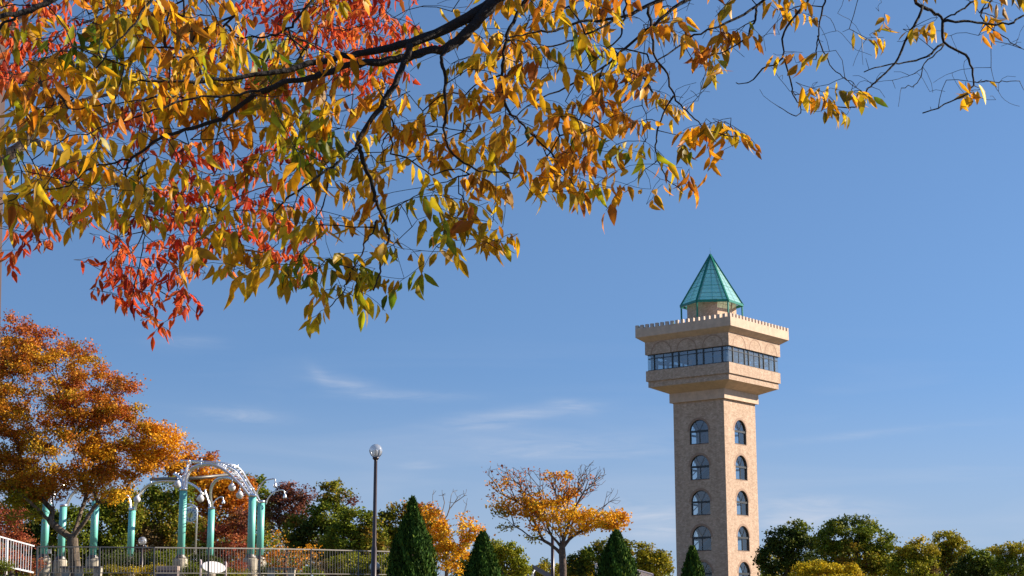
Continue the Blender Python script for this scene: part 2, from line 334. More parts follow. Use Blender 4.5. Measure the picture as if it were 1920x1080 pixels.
class Skel:
    """branch skeleton: every new target is joined to the cheapest existing node"""
    def __init__(s): s.p = []; s.par = []; s.pl = []; s.fix = []
    def node(s, p, par=-1, r=0.0):
        p = np.asarray(p, float); s.p.append(p); s.par.append(par); s.fix.append(r)
        s.pl.append(0.0 if par < 0 else s.pl[par] + np.linalg.norm(p - s.p[par])); return len(s.p) - 1
    def chain(s, pts, par=-1, rs=None):
        for i, q in enumerate(pts): par = s.node(q, par, rs[i] if rs is not None else 0.0)
        return par
    def nearest(s, q, kp=0.0, mask=None):
        P = np.array(s.p); d = np.linalg.norm(P - q, axis=1) + kp * np.array(s.pl)
        if mask is not None: d[:mask] += 1e6
        return int(np.argmin(d))
    def grow(s, targets, kp, seg, jit, rng, arch=0.0, skip=0):
        tips = []
        for q in targets:
            i = s.nearest(q, kp, skip); a = s.p[i]; d = q - a; ln = np.linalg.norm(d)
            k = max(1, int(ln / seg)); par = i
            bend = rng.normal(0, 1, 3) * jit * ln
            for j in range(1, k + 1):
                t = j / k; pt = a + d * t + bend * (t * (1 - t)) * 2 + np.array([0, 0, arch * ln * t * (1 - t) * 4])
                if j < k: pt = pt + rng.normal(0, 1, 3) * jit * seg * 0.35
                par = s.node(pt, par)
            tips.append(par)
        return tips
    def radii(s, tip, ex=2.3):
        n = len(s.p); acc = np.zeros(n); ch = np.zeros(n, int)
        for i in range(n):
            if s.par[i] >= 0: ch[s.par[i]] += 1
        r = np.zeros(n)
        for i in range(n - 1, -1, -1):
            v = acc[i] ** (1 / ex) if acc[i] > 0 else tip
            r[i] = max(v, s.fix[i]) if s.fix[i] else v
            if s.par[i] >= 0: acc[s.par[i]] += r[i] ** ex if not s.fix[i] else 0.0
            if s.par[i] >= 0 and s.fix[i] and not s.fix[s.par[i]]: acc[s.par[i]] += r[i] ** ex
        return r
    def edges(s, r, rmin=0, rmax=9):
        P = np.array(s.p); par = np.array(s.par); idx = np.arange(len(P))[par >= 0]; pa = par[idx]
        R1 = r[idx]; R0 = np.minimum(r[pa], R1 * 1.5)
        k = (R1 >= rmin) & (R1 < rmax); return P[pa][k], P[idx][k], R0[k], R1[k]

PAL = {  # leaf colours
 'zelk_far': [(3, (.64, .22, .018)), (3, (.74, .35, .02)), (3, (.44, .12, .02)), (2, (.52, .36, .02)), (1, (.92, .52, .03)), (1, (.30, .25, .02))],
 'rust': [(3, (.58, .15, .03)), (3, (.68, .25, .025)), (2, (.40, .09, .03)), (1, (.32, .18, .03))],
 'gold': [(4, (.92, .50, .02)), (3, (.96, .58, .03)), (2, (.85, .34, .018)), (1, (.5, .42, .03))],
 'amber': [(3, (.88, .38, .02)), (3, (.92, .48, .02)), (1, (.66, .22, .02))],
 'green': [(4, (.17, .22, .018)), (3, (.25, .28, .02)), (2, (.07, .11, .014)), (1, (.30, .26, .02))],
 'dgreen': [(4, (.07, .105, .018)), (3, (.11, .15, .02)), (2, (.035, .055, .014)), (1, (.15, .15, .02))],
 'lime': [(4, (.30, .32, .02)), (3, (.38, .35, .02)), (2, (.18, .22, .016)), (1, (.38, .30, .02))],
 'olive': [(3, (.38, .34, .02)), (3, (.48, .37, .02)), (2, (.18, .18, .018)), (1, (.38, .26, .025))],
 'yellowbush': [(4, (.66, .50, .018)), (3, (.74, .52, .02)), (2, (.38, .32, .02)), (1, (.5, .3, .02))],
 'redpurple': [(3, (.26, .075, .05)), (3, (.20, .065, .04)), (2, (.32, .11, .05)), (1, (.22, .14, .05))],
 'redshrub': [(3, (.48, .12, .06)), (3, (.38, .08, .05)), (2, (.55, .2, .06)), (1, (.2, .16, .03))],
 'orange': [(3, (.78, .27, .022)), (3, (.62, .19, .02)), (2, (.45, .15, .02)), (1, (.5, .3, .03))],
 'mixgreen': [(3, (.20, .22, .018)), (2, (.33, .30, .02)), (1.2, (.36, .16, .025)), (1, (.07, .10, .012))],
 'brown': [(3, (.24, .15, .06)), (2, (.18, .12, .05)), (1, (.3, .2, .07))],
 'cyp': [(4, (.034, .080, .014)), (3, (.055, .115, .016)), (2, (.02, .045, .011)), (1, (.12, .17, .02))],
}
def pick(pal, n, rng):
    w = np.array([a[0] for a in PAL[pal]], float); c = np.array([a[1] for a in PAL[pal]]); return c[rng.choice(len(c), n, p=w / w.sum())]
def tree(name, label, cat, Y, tpx, base_z, blobs, seed, leaf=0.16, dens=1.0, tips=160, tr=0.14, bark=None, forks=None, group=None,
         kp=0.45, dr=0.8, twigtip=0.008, m=None, flat=0.0, spread=0.38):
    """blobs: (px, py, rx, ry, leaf amount, palette) in photo pixels at distance Y"""
    rng = np.random.RandomState(seed); k = pxm(Y); bark = bark or M_bark_m
    b0 = at(tpx, 1100, Y); b0[2] = base_z
    root = empty(name, tuple(b0), 0, label, cat, group)
    tgt = []; meta = []
    ar = np.array([b[2] * b[3] for b in blobs], float); ar /= ar.sum()
    for bi, b in enumerate(blobs):
        c = at(b[0], b[1], Y) - b0; nb = max(3, int(tips * ar[bi]))
        d = rng.normal(0, 1, (nb, 3)); d /= np.linalg.norm(d, axis=1, keepdims=True); q = rng.uniform(0.25, 1, nb) ** 0.4
        P = c + d * q[:, None] * np.array([b[2] * k, b[2] * k * dr, b[3] * k]) * 0.93
        for p in P:
            tgt.append(p); meta.append(bi)
    tgt = np.array(tgt); meta = np.array(meta)
    cz = np.average([(at(b[0], b[1], Y) - b0)[2] - b[3] * k for b in blobs], weights=ar)
    fork = forks if forks is not None else max(0.4, cz * 0.8)
    topc = np.average([at(b[0], b[1], Y) - b0 for b in blobs], axis=0, weights=ar)
    S = Skel(); par = S.node((0, 0, -0.3)); nseg = 5
    for i in range(1, nseg + 1):
        t = i / nseg; par = S.node((topc[0] * 0.12 * t * t + rng.normal(0, .02), topc[1] * 0.1 * t * t + rng.normal(0, .02), fork * t), par)
    order = np.argsort(np.linalg.norm(tgt - S.p[-1], axis=1))
    seg = max(0.25, k * 9)
    tipn = S.grow(tgt[order], kp, seg, 0.10, rng, 0.0, skip=4)
    r = S.radii(twigtip, 2.15); sc = tr / max(r[0], 1e-6)
    r = np.where(r > twigtip * 1.5, r * (1 + (sc - 1) * np.clip((r - twigtip) / (r[0] - twigtip), 0, 1)), r)
    r[0] *= 1.25
    a = S.edges(r, tr * 0.42, 99); frusta('trunk', *a, bark, root, 10)
    a = S.edges(r, 0, tr * 0.42)
    if len(a[0]): frusta('branches', *a, bark if tr > 0.2 else bark, root, 5)
    # leaves in clumps round every branch end
    pos = []; col = []
    lw = leaf * leaf * 0.42
    for j, oi in enumerate(order):
        b = blobs[meta[oi]]
        if b[4] <= 0: continue
        area = math.pi * b[2] * b[3] * k * k; nt = max(1, (meta == meta[oi]).sum())
        n = rng.poisson(area * b[4] * dens * 5.6 / lw / nt * rng.uniform(0.5, 1.5))
        sg = max(0.12, spread * math.sqrt(area / nt) * 1.7)
        P = S.p[tipn[j]] + rng.normal(0, 1, (n, 3)) * np.array([sg, sg, sg * 0.6]) 
        base = pick(b[5], 1, rng)[0]; cc = 0.5 * base + 0.5 * pick(b[5], n, rng)
        cc = cc * rng.uniform(0.75, 1.25, (n, 1)); pos.append(P); col.append(cc)
    if pos:
        pos = np.concatenate(pos); col = np.concatenate(col); n = len(pos)
        al = rng.normal(0, 1, (n, 3)); al[:, 2] *= 0.6; al[:, 2] -= 0.25; nr = rng.normal(0, 1, (n, 3)); nr[:, 2] += flat
        ln = leaf * rng.uniform(.7, 1.3, n)
        leaf_object('crown', pos, al, nr, ln, ln * rng.uniform(.6, .95, n), col, col * 0.9, m or M_far, root, 1, 0.25, 0.15)
    return root

# ---------------------------------------------------------------- ground
xs = np.concatenate([[-3000, -800, -300, -150], np.arange(-100, 101, 2.5), [150, 300, 800, 3000]])
ys = np.concatenate([[-300, -80, -20], np.arange(0, 40, 4), np.arange(40, 110, 1.5), np.arange(112, 200, 8), [300, 800, 3500]])
gx, gy = np.meshgrid(xs, ys); gz = terrain(gx, gy)
gb = MB(); nx = len(xs)
gb.add(np.stack([gx.ravel(), gy.ravel(), gz.ravel()], 1), [(j * nx + i, j * nx + i + 1, (j + 1) * nx + i + 1, (j + 1) * nx + i) for j in range(len(ys) - 1) for i in range(nx - 1)], True)
M_ground = mat('park_ground', (0.085, 0.095, 0.03), 0.95, col2=(0.15, 0.10, 0.06), vscale=0.35, bump=0.6, bscale=6)
setp(gb.build('ground', M_ground), kind='structure')

# ================================================================ observation tower
TX, TY, TA = 22.57, 174.62, R(39.5)
tower = empty('observation_tower', (TX, TY, 0), -TA, 'tall tan tiled lookout tower with a glazed gallery and green glass spire', 'tower')
E0 = EYE
HS = 3.28                                  # half width of the shaft
def wall_with_openings(hw, z0, z1, y, openings):
    """vertical wall panel at depth y (outer face -y) with arched openings; returns bmesh-like MB incl. reveals"""
    import bmesh
    bm = bmesh.new(); loops = []
    def ring(pts): 
        vs = [bm.verts.new((p[0], 0, p[1])) for p in pts]
        return [bm.edges.new((vs[i], vs[(i + 1) % len(vs)])) for i in range(len(vs))]
    ed = ring([(-hw, z0), (hw, z0), (hw, z1), (-hw, z1)])
    outl = []
    for (cx, zs, w, hsp) in openings:
        pts = [(cx - w, zs), (cx + w, zs)] + [(cx + w * math.cos(a), zs + hsp + w * math.sin(a)) for a in [math.pi * i / 16 for i in range(17)]]
        outl.append(pts); ed += ring(pts)
    bmesh.ops.triangle_fill(bm, use_beauty=True, use_dissolve=False, edges=ed)
    mb = MB(); bm.verts.index_update()
    mb.add([(v.co.x, y, v.co.z) for v in bm.verts], [tuple(v.index for v in f.verts) for f in bm.faces]); bm.free()
    for pts in outl:                        # reveals
        n = len(pts)
        mb.add([(p[0], y, p[1]) for p in pts] + [(p[0], y + 0.38, p[1]) for p in pts], [(i, (i + 1) % n, n + (i + 1) % n, n + i) for i in range(n)])
    return mb
WW, WH = 1.22, 1.45
SILLS = [E0 + z for z in (18.16, 14.28, 10.44, 6.62, 2.78)]
def turned(o, k):                            # turn a part to the k-th face of the tower
    o.rotation_euler = (0, 0, k * math.pi / 2); return o
ztop = E0 + 22.9
wproto = None
for k in range(4):
    wl = wall_with_openings(HS, -0.5, ztop, -HS, [(0, s, WW, WH) for s in SILLS]); turned(wl.build('shaft_wall', M_tile, tower), k)
    for s in SILLS:
        if wproto is None:
            def arch(w, z0, h, n=20): return [(-w, z0), (w, z0)] + [(w * math.cos(math.pi * i / n), z0 + h + w * math.sin(math.pi * i / n)) for i in range(n + 1)]
            fr = MB(); y = -HS + 0.17
            pts = arch(WW - 0.02, 0.02, WH - .02); n = len(pts)
            for i in range(n):
                a = pts[i]; b = pts[(i + 1) % n]
                if (Vector(a) - Vector(b)).length > 1e-4: fr.beam((a[0], y, a[1]), (b[0], y, b[1]), 0.10, 0.13, (0, 1, 0))
            fr.box(-WW + .03, WW - .03, y - .09, y + .05, WH - 0.16, WH + 0.06)
            fr.box(-0.035, 0.035, y - .03, y + .03, 0.05, WH - .16)
            for a in (60, 120): fr.beam((0, y, WH), (math.cos(R(a)) * (WW - .05), y, WH + math.sin(R(a)) * (WW - .05)), .026, .03, (0, 1, 0))
            wproto = fr.build('window', M_frame, tower); 
            pn = MB(); pp = arch(WW - .03, .03, WH - .03); m_ = len(pp)
            pn.add([(p[0], y + .02, p[1]) for p in pp], [tuple(range(m_))]); pn.build('pane', M_glass, wproto)
            sr = MB()                                       # brick arch surround
            for i in range(20):
                a0, a1 = math.pi * i / 20, math.pi * (i + 1) / 20; r0, r1 = WW + 0.005, WW + 0.24; yy = -HS - .012
                sr.add([(r0 * math.cos(a0), yy, WH + r0 * math.sin(a0)), (r1 * math.cos(a0), yy, WH + r1 * math.sin(a0)), (r1 * math.cos(a1), yy, WH + r1 * math.sin(a1)), (r0 * math.cos(a1), yy, WH + r0 * math.sin(a1))], [(0, 1, 2, 3)])
            sr.build('surround', M_archline, wproto)
            sr = MB(); sr.box(-WW, WW, -HS - .02, -HS + .1, -.07, -.002); sr.build('sill', M_archline, wproto)
            wproto.location = (0, 0, s)
        else:
            o = copy_tree(wproto, tower); o.location = (0, 0, s); turned(o, k)
# inside of the shaft: floors and stair flights, seen through the windows
ins = MB()
for i, s in enumerate(SILLS + [E0 + 22.0]):
    zf = s - 0.9; ins.box(-HS + .4, HS - .4, -0.2, HS - .4, zf - .25, zf)
ins.box(-0.9, 0.9, -0.1, 1.7, 0, ztop)
ins.build('stair_core', M_inside, tower)
st = MB()
for i, s in enumerate(SILLS[:-1]):
    st.beam((-2.3, -1.6, s - 4.7), (2.3, -1.6, s - 0.9), 1.3, 0.22)
    st.beam((-2.3, -2.2, s - 3.8), (2.3, -2.2, s - 0.0), 0.06, 0.08)
st.build('stair_flight', M_blueframe, tower)
# corbelled collar, soffit, parapet
g = MB(); g.frustum(3.58, E0 + 22.9, 3.58, E0 + 23.95); g.build('collar', M_trim, tower)
g = MB(); g.frustum(3.62, E0 + 23.95, 5.20, E0 + 24.62); g.build('gallery_soffit', M_trim, tower)
g = MB(); g.frustum(5.24, E0 + 24.62, 5.24, E0 + 25.28); g.build('gallery_step', M_tile, tower)
g = MB(); g.frustum(5.42, E0 + 25.28, 5.42, E0 + 26.45); g.build('gallery_parapet', M_tile, tower)
gz0, gz1 = E0 + 26.45, E0 + 28.28
# gallery glazing
HG = 5.26
px_m = [-1, -.92, -.47 * 1, 0, 0]
fr = [0.0, 0.085, 0.315, 0.395, 0.615, 0.70, 0.925, 1.0]
proto = None
for k in range(4):
    f = MB(); y = -HG
    for i, t in enumerate(fr):
        if i in (0, 7): continue
        x = -HG + 2 * HG * t; f.box(x - .075, x + .075, y - .06, y + .12, gz0, gz1)
    for (a, b) in ((1, 2), (3, 4), (5, 6)):
        x = -HG + 2 * HG * (fr[a] + fr[b]) / 2; f.box(x - .03, x + .03, y - .02, y + .06, gz0 + .06, gz1 - .07)
    f.box(-HG + .07, HG - .07, y - .045, y + .10, gz0 + .001, gz0 + .09); f.box(-HG + .07, HG - .07, y - .045, y + .10, gz1 - .10, gz1 - .001)
    f.box(-HG + .1, HG - .1, y - .03, y + .05, gz1 - .50, gz1 - .42)
    o = f.build('gallery_window', M_frame, tower); turned(o, k)
    pn = MB(); pn.add([(-HG + .01, y + .02, gz0), (HG - .01, y + .02, gz0), (HG - .01, y + .02, gz1), (-HG + .01, y + .02, gz1)], [(0, 1, 2, 3)]); q = pn.build('pane', M_gglass, o)
g = MB()
g.box(-1.7, 1.7, -1.7, 1.7, gz0, gz1)
g.build('gallery_core', M_inside, tower)
g = MB()
for sx_ in (-1, 1):
    for sy_ in (-1, 1): g.box(sx_ * 4.55 - .13, sx_ * 4.55 + .13, sy_ * 4.55 - .13, sy_ * 4.55 + .13, gz0, gz1)
for k in range(4):
    c, s_ = math.cos(k * math.pi / 2), math.sin(k * math.pi / 2)
    for (x0, x1, z0, z1) in ((-4.6, 0.5, .75, 1.15), (-4.6, 4.6, 1.0, 1.0), (-0.5, 4.6, 1.15, .8)):
        g.beam((x0 * c + 4.5 * s_, x0 * s_ - 4.5 * c, gz0 + z0), (x1 * c + 4.5 * s_, x1 * s_ - 4.5 * c, gz0 + z1), .09, .12)
    for x in (-3.2, -1.1, 1.1, 3.2): g.beam((x * c + 4.5 * s_, x * s_ - 4.5 * c, gz0), (x * c + 4.5 * s_, x * s_ - 4.5 * c, gz0 + 1.1), .07, .07)
g.build('gallery_railing', M_blueframe, tower)
# wall over the glazing with three blind arches a side
g = MB(); g.frustum(5.46, gz1, 5.46, E0 + 29.72, True); g.build('attic_wall', M_tile, tower)
af = None
for k in range(4):
    for (a, b) in ((1, 2), (3, 4), (5, 6)):
        x = -5.46 + 2 * 5.46 * (fr[a] + fr[b]) / 2; r0 = 5.46 * (fr[b] - fr[a]) - 0.02; r1 = r0 + .12
        g = MB(); y = -5.472
        for i in range(20):
            a0, a1 = math.pi * i / 20, math.pi * (i + 1) / 20
            P = [(x + r * math.cos(t), yy, gz1 + .12 + r * .92 * math.sin(t)) for yy in (y, y + .02) for r, t in ((r0, a0), (r1, a0), (r1, a1), (r0, a1))]
            g.add(P, [(0, 1, 2, 3), (0, 3, 7, 4), (1, 5, 6, 2)])
        for sg in (-1, 1): g.box(x + sg * (r0 + .06) - .06, x + sg * (r0 + .06) + .06, y, y + .02, gz1 + .003, gz1 + .12)
        turned(g.build('blind_arch', M_archline, tower), k)
g = MB(); g.frustum(5.50, E0 + 29.72, 6.20, E0 + 30.22); g.build('cornice_soffit', M_trim, tower)
g = MB(); g.frustum(6.22, E0 + 30.22, 6.22, E0 + 31.22); g.build('cornice', M_trim, tower, 0.02)
mer = None
for k in range(4):
    for i in range(18):
        t = -6.22 + .17 + i * (12.44 - .34) / 18
        if mer is None:
            g = MB(); g.box(-.17, .17, -.15, .15, 0, .40); mer = g.build('merlon', M_merlon, tower); o = mer
        else: o = mer.copy(); C.objects.link(o); o.parent = tower
        v = Matrix.Rotation(k * math.pi / 2, 3, 'Z') @ Vector((t, -6.05, 0))
        o.location = (v.x, v.y, E0 + 31.222); o.rotation_euler = (0, 0, k * math.pi / 2)
# penthouse and hexagonal spire
g = MB(); g.frustum(2.0, E0 + 31.22, 2.0, E0 + 34.35); g.build('penthouse', M_tile, tower)
zb = E0 + 34.05; zp = E0 + 40.0; RH = 3.52
base = []
loc_view = math.atan2(TX, TY)
for i in range(6):
    psi = R(-28 + 60 * i)                 # from the direction that faces the camera
    wa = -math.pi / 2 - loc_view + psi    # world azimuth
    la = wa + TA; base.append(Vector((RH * math.cos(la), RH * math.sin(la), zb)))
apex = Vector((0, 0, zp))
for i in range(6):
    a, b = base[i], base[(i + 1) % 6]
    g = MB(); g.beam(a, apex, .19, .2); g.build('spire_rib', M_teal, tower)
    g = MB(); g.beam(a, b, .14, .28); g.build('spire_rim', M_teal, tower)
    g = MB(); g.beam((a.x * .97, a.y * .97, E0 + 31.22), (a.x * .97, a.y * .97, zb), .14, .14); g.build('spire_post', M_teal, tower)
    g = MB(); ac, bc, pc = a * 1, b * 1, apex; g.add([a, b, apex], [(0, 1, 2)]); o = g.build('spire_glazing', M_tealglass, tower)
    g = MB(); mid = (a + b) / 2
    for j in range(1, 12):
        t = (j / 12) ** 1.0
        if t > .93: continue
        th = .05 if j in (4, 8) else .022
        g.beam(a.lerp(apex, t), b.lerp(apex, t), th, th)
    g.beam(mid, mid.lerp(apex, .97), .03, .03)
    g.build('glazing_bars', M_teal, o)
g = MB(); g.tube([(0, 0, zp - .3), (0, 0, zp + .12)], [.12, .04], 8); g.tube([(0, 0, zp + .1), (0, 0, zp + .8)], .015, 6); g.build('lightning_rod', M_teal, tower)

# ================================================================ street lamps
def ter(x, y): return float(terrain(x, y))
def globe_lamp(name, px, Yd, top_py, label, gr=0.20, group=None):
    c = at(px, top_py, Yd); z0 = ter(c[0], c[1]); r = empty(name, (c[0], c[1], z0), 0.6, label, 'street lamp', group); H = c[2] - z0 - 2 * gr
    g = MB(); g.lathe([(.12, 0), (.12, .03), (.085, .05), (.085, H * .56), (.062, H * .56 + .1), (.052, H - .12), (.052, H - .09)], 16); g.build('pole', M_lampbrown, r)
    g = MB()
    g.lathe([(.05, H - .1), (.095, H - .05), (.10, H - .01), (.07, H + .012)], 16)
    for k in range(4):
        a = k * math.pi / 2; R_ = gr + .016
        g.tube([(R_ * math.cos(t) * math.cos(a), R_ * math.cos(t) * math.sin(a), H + gr + R_ * math.sin(t)) for t in np.linspace(-1.35, 0.06, 9)], .011, 6)
    g.build('cradle', M_lampbrown, r)
    g = MB(); g.ball((0, 0, H + gr), gr, 14); g.build('globe', M_globe, r)
    g = MB(); g.lathe([(.03, H + .03), (.055, H + .06), (.06, H + .2), (.03, H + .25)], 12); g.build('bulb', M_milk, r)
    return r
globe_lamp('street_lamp', 705, 48, 832.5, 'tall dark brown lamp post with a single clear glass globe against the sky')
globe_lamp('globe_lamp', 267.5, 76, 1006.5, 'low lamp with clear round globe standing among the hedges behind the fence', 0.20)
p = at(1036, 1006, 64); z0 = ter(p[0], p[1])
g = MB(); g.tube([(0, 0, -.2), (0, 0, p[2] - z0)], [.085, .065], 10)
o = g.build('slim_pole', M_lampbrown); o.location = (p[0], p[1], z0); setp(o, 'thin brown pole just left of the yellow tree trunk', 'pole')

# ================================================================ pergola with green columns
cols = {'A': (87.5, 78, 944.7, 1), 'B': (119, 85, 950, 1), 'C': (179.6, 81, 937, 1), 'D': (248, 88, 957, 0), 'E': (344, 80, 920, 1), 'F': (396.6, 90, 955, 0), 'G': (473.5, 79, 931.6, 1), 'H': (490, 84, 943, 0)}
pc0 = at(285, 1070, 83); pz = ter(pc0[0], pc0[1])
perg = empty('pergola', (pc0[0], pc0[1], pz), 0, 'round pergola of turquoise columns joined by polished steel arches and hanging globe lights', 'pergola')
PO = np.array([pc0[0], pc0[1], pz])
tops = {}
for kx, (px, Yd, top, pl) in cols.items():
    c = at(px, top, Yd); zt = c[2] - pz; x, y = c[0] - PO[0], c[1] - PO[1]; tops[kx] = np.array([x, y, zt]); zb_ = ter(c[0], c[1]) - pz
    r = .188
    g = MB(); g.lathe([(r, zb_ + .95), (r, zt - .002)], 28, (x, y, 0)); col = g.build('column', M_green, perg)
    g = MB(); g.lathe([(r + .01, zt), (r + .012, zt + .12), (r - .03, zt + .14)], 28, (x, y, 0)); g.build('cap', M_steel, col)
    g = MB(); g.lathe([(r + .10, zb_ + .90), (r + .10, zb_ + .96), (r + .012, zb_ + 1.06), (r + .012, zb_ + 1.10)], 28, (x, y, 0))
    for a in range(8): g.lathe([(.02, zb_ + .96), (.02, zb_ + 1.0)], 8, (x + (r + .06) * math.cos(a * .785), y + (r + .06) * math.sin(a * .785), 0))
    g.build('base_flange', M_dullsteel, col)
    g = MB(); g.lathe([(.36, zb_ - .3), (.36, zb_ + .82), (.33, zb_ + .90)], 8, (x, y, 0)); o = g.build('plinth', M_concrete, col); 
c = at(93.5, 1034, 77.6) - PO; g = MB(); g.box(c[0] - .07, c[0] + .07, c[1] - .05, c[1] + .05, c[2] - .10, c[2] + .10); g.build('meter_box', M_white, perg, .01)
def bez(p0, p1, p2, n=24):
    t = np.linspace(0, 1, n)[:, None]; return (1 - t) ** 2 * p0 + 2 * t * (1 - t) * p1 + t * t * p2
def pergp(px, py, Y): return at(px, py, Y) - PO
def arc3(pts, n=30):
    """smooth curve through the points"""
    P = [np.array(q, float) for q in pts]; P = [2 * P[0] - P[1]] + P + [2 * P[-1] - P[-2]]; out = []
    for i in range(1, len(P) - 2):
        for t in np.linspace(0, 1, n // (len(P) - 3) + 1)[:-1]:
            a, b, c_, d = P[i - 1:i + 3]
            out.append(.5 * (2 * b + (c_ - a) * t + (2 * a - 5 * b + 4 * c_ - d) * t * t + (3 * b - a - 3 * c_ + d) * t ** 3))
    out.append(P[-2]); return out
arches = [  # (points in photo px with distance), tube radius
 ([(347, 921, 80), (350, 893, 80), (362, 876, 80), (391, 870, 79.6), (420, 881, 79.3), (444, 902, 79.1), (460, 920, 79), (470, 932, 79)], .05),
 ([(342, 921, 80), (341, 905, 80.2), (334, 893, 80.6), (326, 889, 81)], .045),
 ([(344, 921, 80.1), (343, 900, 80.1), (347, 886, 80.1), (353, 868, 80.2), (356, 865.5, 80.2)], .035),
 ([(477, 932, 79), (464, 912, 79.4), (452, 893, 79.8), (440, 880, 80.2), (424, 873, 80.6)], .05),
 ([(488, 943, 84), (479, 927, 83.5), (463, 901, 82.5), (450, 880, 82), (430, 870.5, 81.5), (390, 866.5, 81.5), (350, 864.5, 82), (325, 865, 82.5), (316, 873, 83)], .05),
 ([(252, 957, 88), (254, 944, 87.5), (262, 925, 87), (276, 910, 86.5), (295, 903, 86), (325, 901.5, 85.5), (352, 905, 85), (370, 915, 84.5), (380, 927, 84.2)], .045),
 ([(244, 957, 88), (243, 940, 88), (236, 925, 88), (224, 912, 88)], .04),
 ([(399, 955, 90), (394, 930, 89), (397, 910, 88), (408, 898, 87), (425, 895, 86), (443, 902, 85), (455, 915, 84.5)], .045),
 ([(394, 955, 90), (391, 941, 90), (386, 928, 90), (384, 920, 90)], .035),
 ([(183, 937, 81), (190, 917, 81), (201, 904, 81), (209, 899, 81)], .05),
 ([(176, 937, 81), (170, 917, 81), (158, 905, 81), (140, 897, 81)], .045),
 ([(92, 945, 78), (100, 925, 78.5), (118, 908, 79), (140, 900, 80)], .045),
 ([(83, 945, 78), (76, 925, 78), (62, 910, 78), (44, 903, 78)], .045),
 ([(122, 950, 85), (135, 925, 85), (160, 908, 85), (200, 900, 86)], .04),
]
tw = np.array([0.0, 0.13, 0.0])
for pts, rr in arches:
    rr *= 1.35; P = arc3([pergp(*q) for q in pts]); g = MB(); g.tube(P, rr, 8)
    g.tube([q + np.array([0, .22, -.02]) for q in P], rr, 8)
    o = g.build('arch', M_steel, perg)
    g = MB()
    for i in range(4, len(P) - 2, 6):
        g.beam(P[i], P[i] + np.array([0, .22, -.02]), .03, .03); g.ball(P[i] + np.array([0, .11, .09]), .055, 6)
    g.build('arch_spacers', M_steel, o)
# truss between the double arches near the right columns
g = MB()
U_ = arc3([pergp(*q) for q in [(488, 943, 84), (463, 901, 82.5), (450, 880, 82), (430, 870.5, 81.5), (412, 868, 81.5)]], 14)
Lw = arc3([pergp(*q) for q in [(470, 932, 79), (444, 902, 79.1), (430, 888, 79.2), (415, 878, 79.4), (405, 874, 79.5)]], 14)
for i in range(min(len(U_), len(Lw))):
    g.beam(U_[i], Lw[i], .035, .035)
    if i + 1 < min(len(U_), len(Lw)): g.beam(U_[i], Lw[i + 1], .03, .03)
    g.ball(np.array(U_[i]) * .5 + np.array(Lw[i]) * .5, .085, 6)
g.build('truss', M_steel, perg)
g = MB()
ring = arc3([pergp(*q) for q in [(283, 899, 86), (310, 897.5, 84), (345, 898, 82.5), (390, 894, 83), (420, 891, 84.5), (440, 889, 86)]], 24)
g.tube(ring, .085, 8); g.build('ring_beam', M_dullsteel, perg)
# curled lamp arms
for pts in ([(396, 955, 90), (400, 943, 90), (409, 934, 90), (417, 932, 90), (419, 938, 90)],
            [(480, 932, 79), (484, 918, 79), (494, 903, 79), (505, 899, 79), (515, 898, 79), (516, 906, 79)],
            [(499, 945, 84), (503, 934, 84), (514, 923, 84), (526, 919, 84), (532, 920, 84), (534, 927, 84)]):
    g = MB(); P = arc3([pergp(*q) for q in pts], 20); g.tube(P, .035, 8); o = g.build('lamp_arm', M_steel, perg)
    e = P[-1]; g = MB(); g.lathe([(.02, .05), (.06, 0), (.10, -.16), (.09, -.20)], 12, tuple(e)); g.build('lamp_head', M_steel, o)
# hanging globes
for (px, py, Y) in ((257, 936.5, 87), (333, 908.5, 82), (376, 935, 83), (435, 914, 82), (449.5, 928.5, 80)):
    c = pergp(px, py, Y); g = MB(); g.ball(tuple(c), .19, 12); o = g.build('hanging_globe', M_milk, perg)
    g = MB(); g.tube([c + [0, 0, .17], c + [0, 0, .42]], .02, 6); g.lathe([(.02, .24), (.09, .19), (.11, .14)], 12, tuple(c)); g.build('hanger', M_steel, o)

# ================================================================ clock in its steel hoop
c = at(350, 1045, 92); z0 = ter(c[0], c[1]); k = pxm(92)
clk = empty('garden_clock', (c[0], c[1], z0), 0, 'round clock with pastel face hung in a steel hoop behind the middle column', 'clock')
zc = at(350, 966, 92)[2] - z0; xo = 15.8 * k; zs = at(350, 958, 92)[2] - z0
P = [(-xo, 0, .0), (-xo, 0, zs)] + [(-xo * math.cos(a), 0, zs + xo * .75 * math.sin(a)) for a in np.linspace(.2, math.pi - .2, 14)] + [(xo, 0, zs), (xo, 0, 0)]
g = MB(); g.tube(P, .055, 8)
for s in (-1, 1): g.lathe([(.13, .9), (.13, 1.02), (.05, 1.05)], 12, (s * xo, 0, 0))
g.build('hoop', M_steel, clk)
g = MB(); n_ = 32; rr = 12.5 * k
def disc(mb, cx, cz, r, y0, y1, n=32):
    vs = [(cx + r * math.cos(2 * math.pi * i / n), y0, cz + r * math.sin(2 * math.pi * i / n)) for i in range(n)] + [(cx + r * math.cos(2 * math.pi * i / n), y1, cz + r * math.sin(2 * math.pi * i / n)) for i in range(n)]
    mb.add(vs, [tuple(range(n)), tuple(range(n, 2 * n))[::-1]] + [(i, n + i, n + (i + 1) % n, (i + 1) % n) for i in range(n)])
cxo = 4 * k
disc(g, cxo, zc, rr, -.08, .08); g.build('clock_face', mat('clock_face', (.62, .70, .68), .4), clk)
g = MB(); g.tube([(cxo + rr * math.cos(a), 0, zc + rr * math.sin(a)) for a in np.linspace(0, 2 * math.pi, 33)], .035, 6, False); g.build('clock_rim', M_steel, clk)
g = MB()
for i in range(12):
    a = i * math.pi / 6; disc(g, cxo + rr * .78 * math.cos(a), zc + rr * .78 * math.sin(a), .045, -.088, -.082, 10)
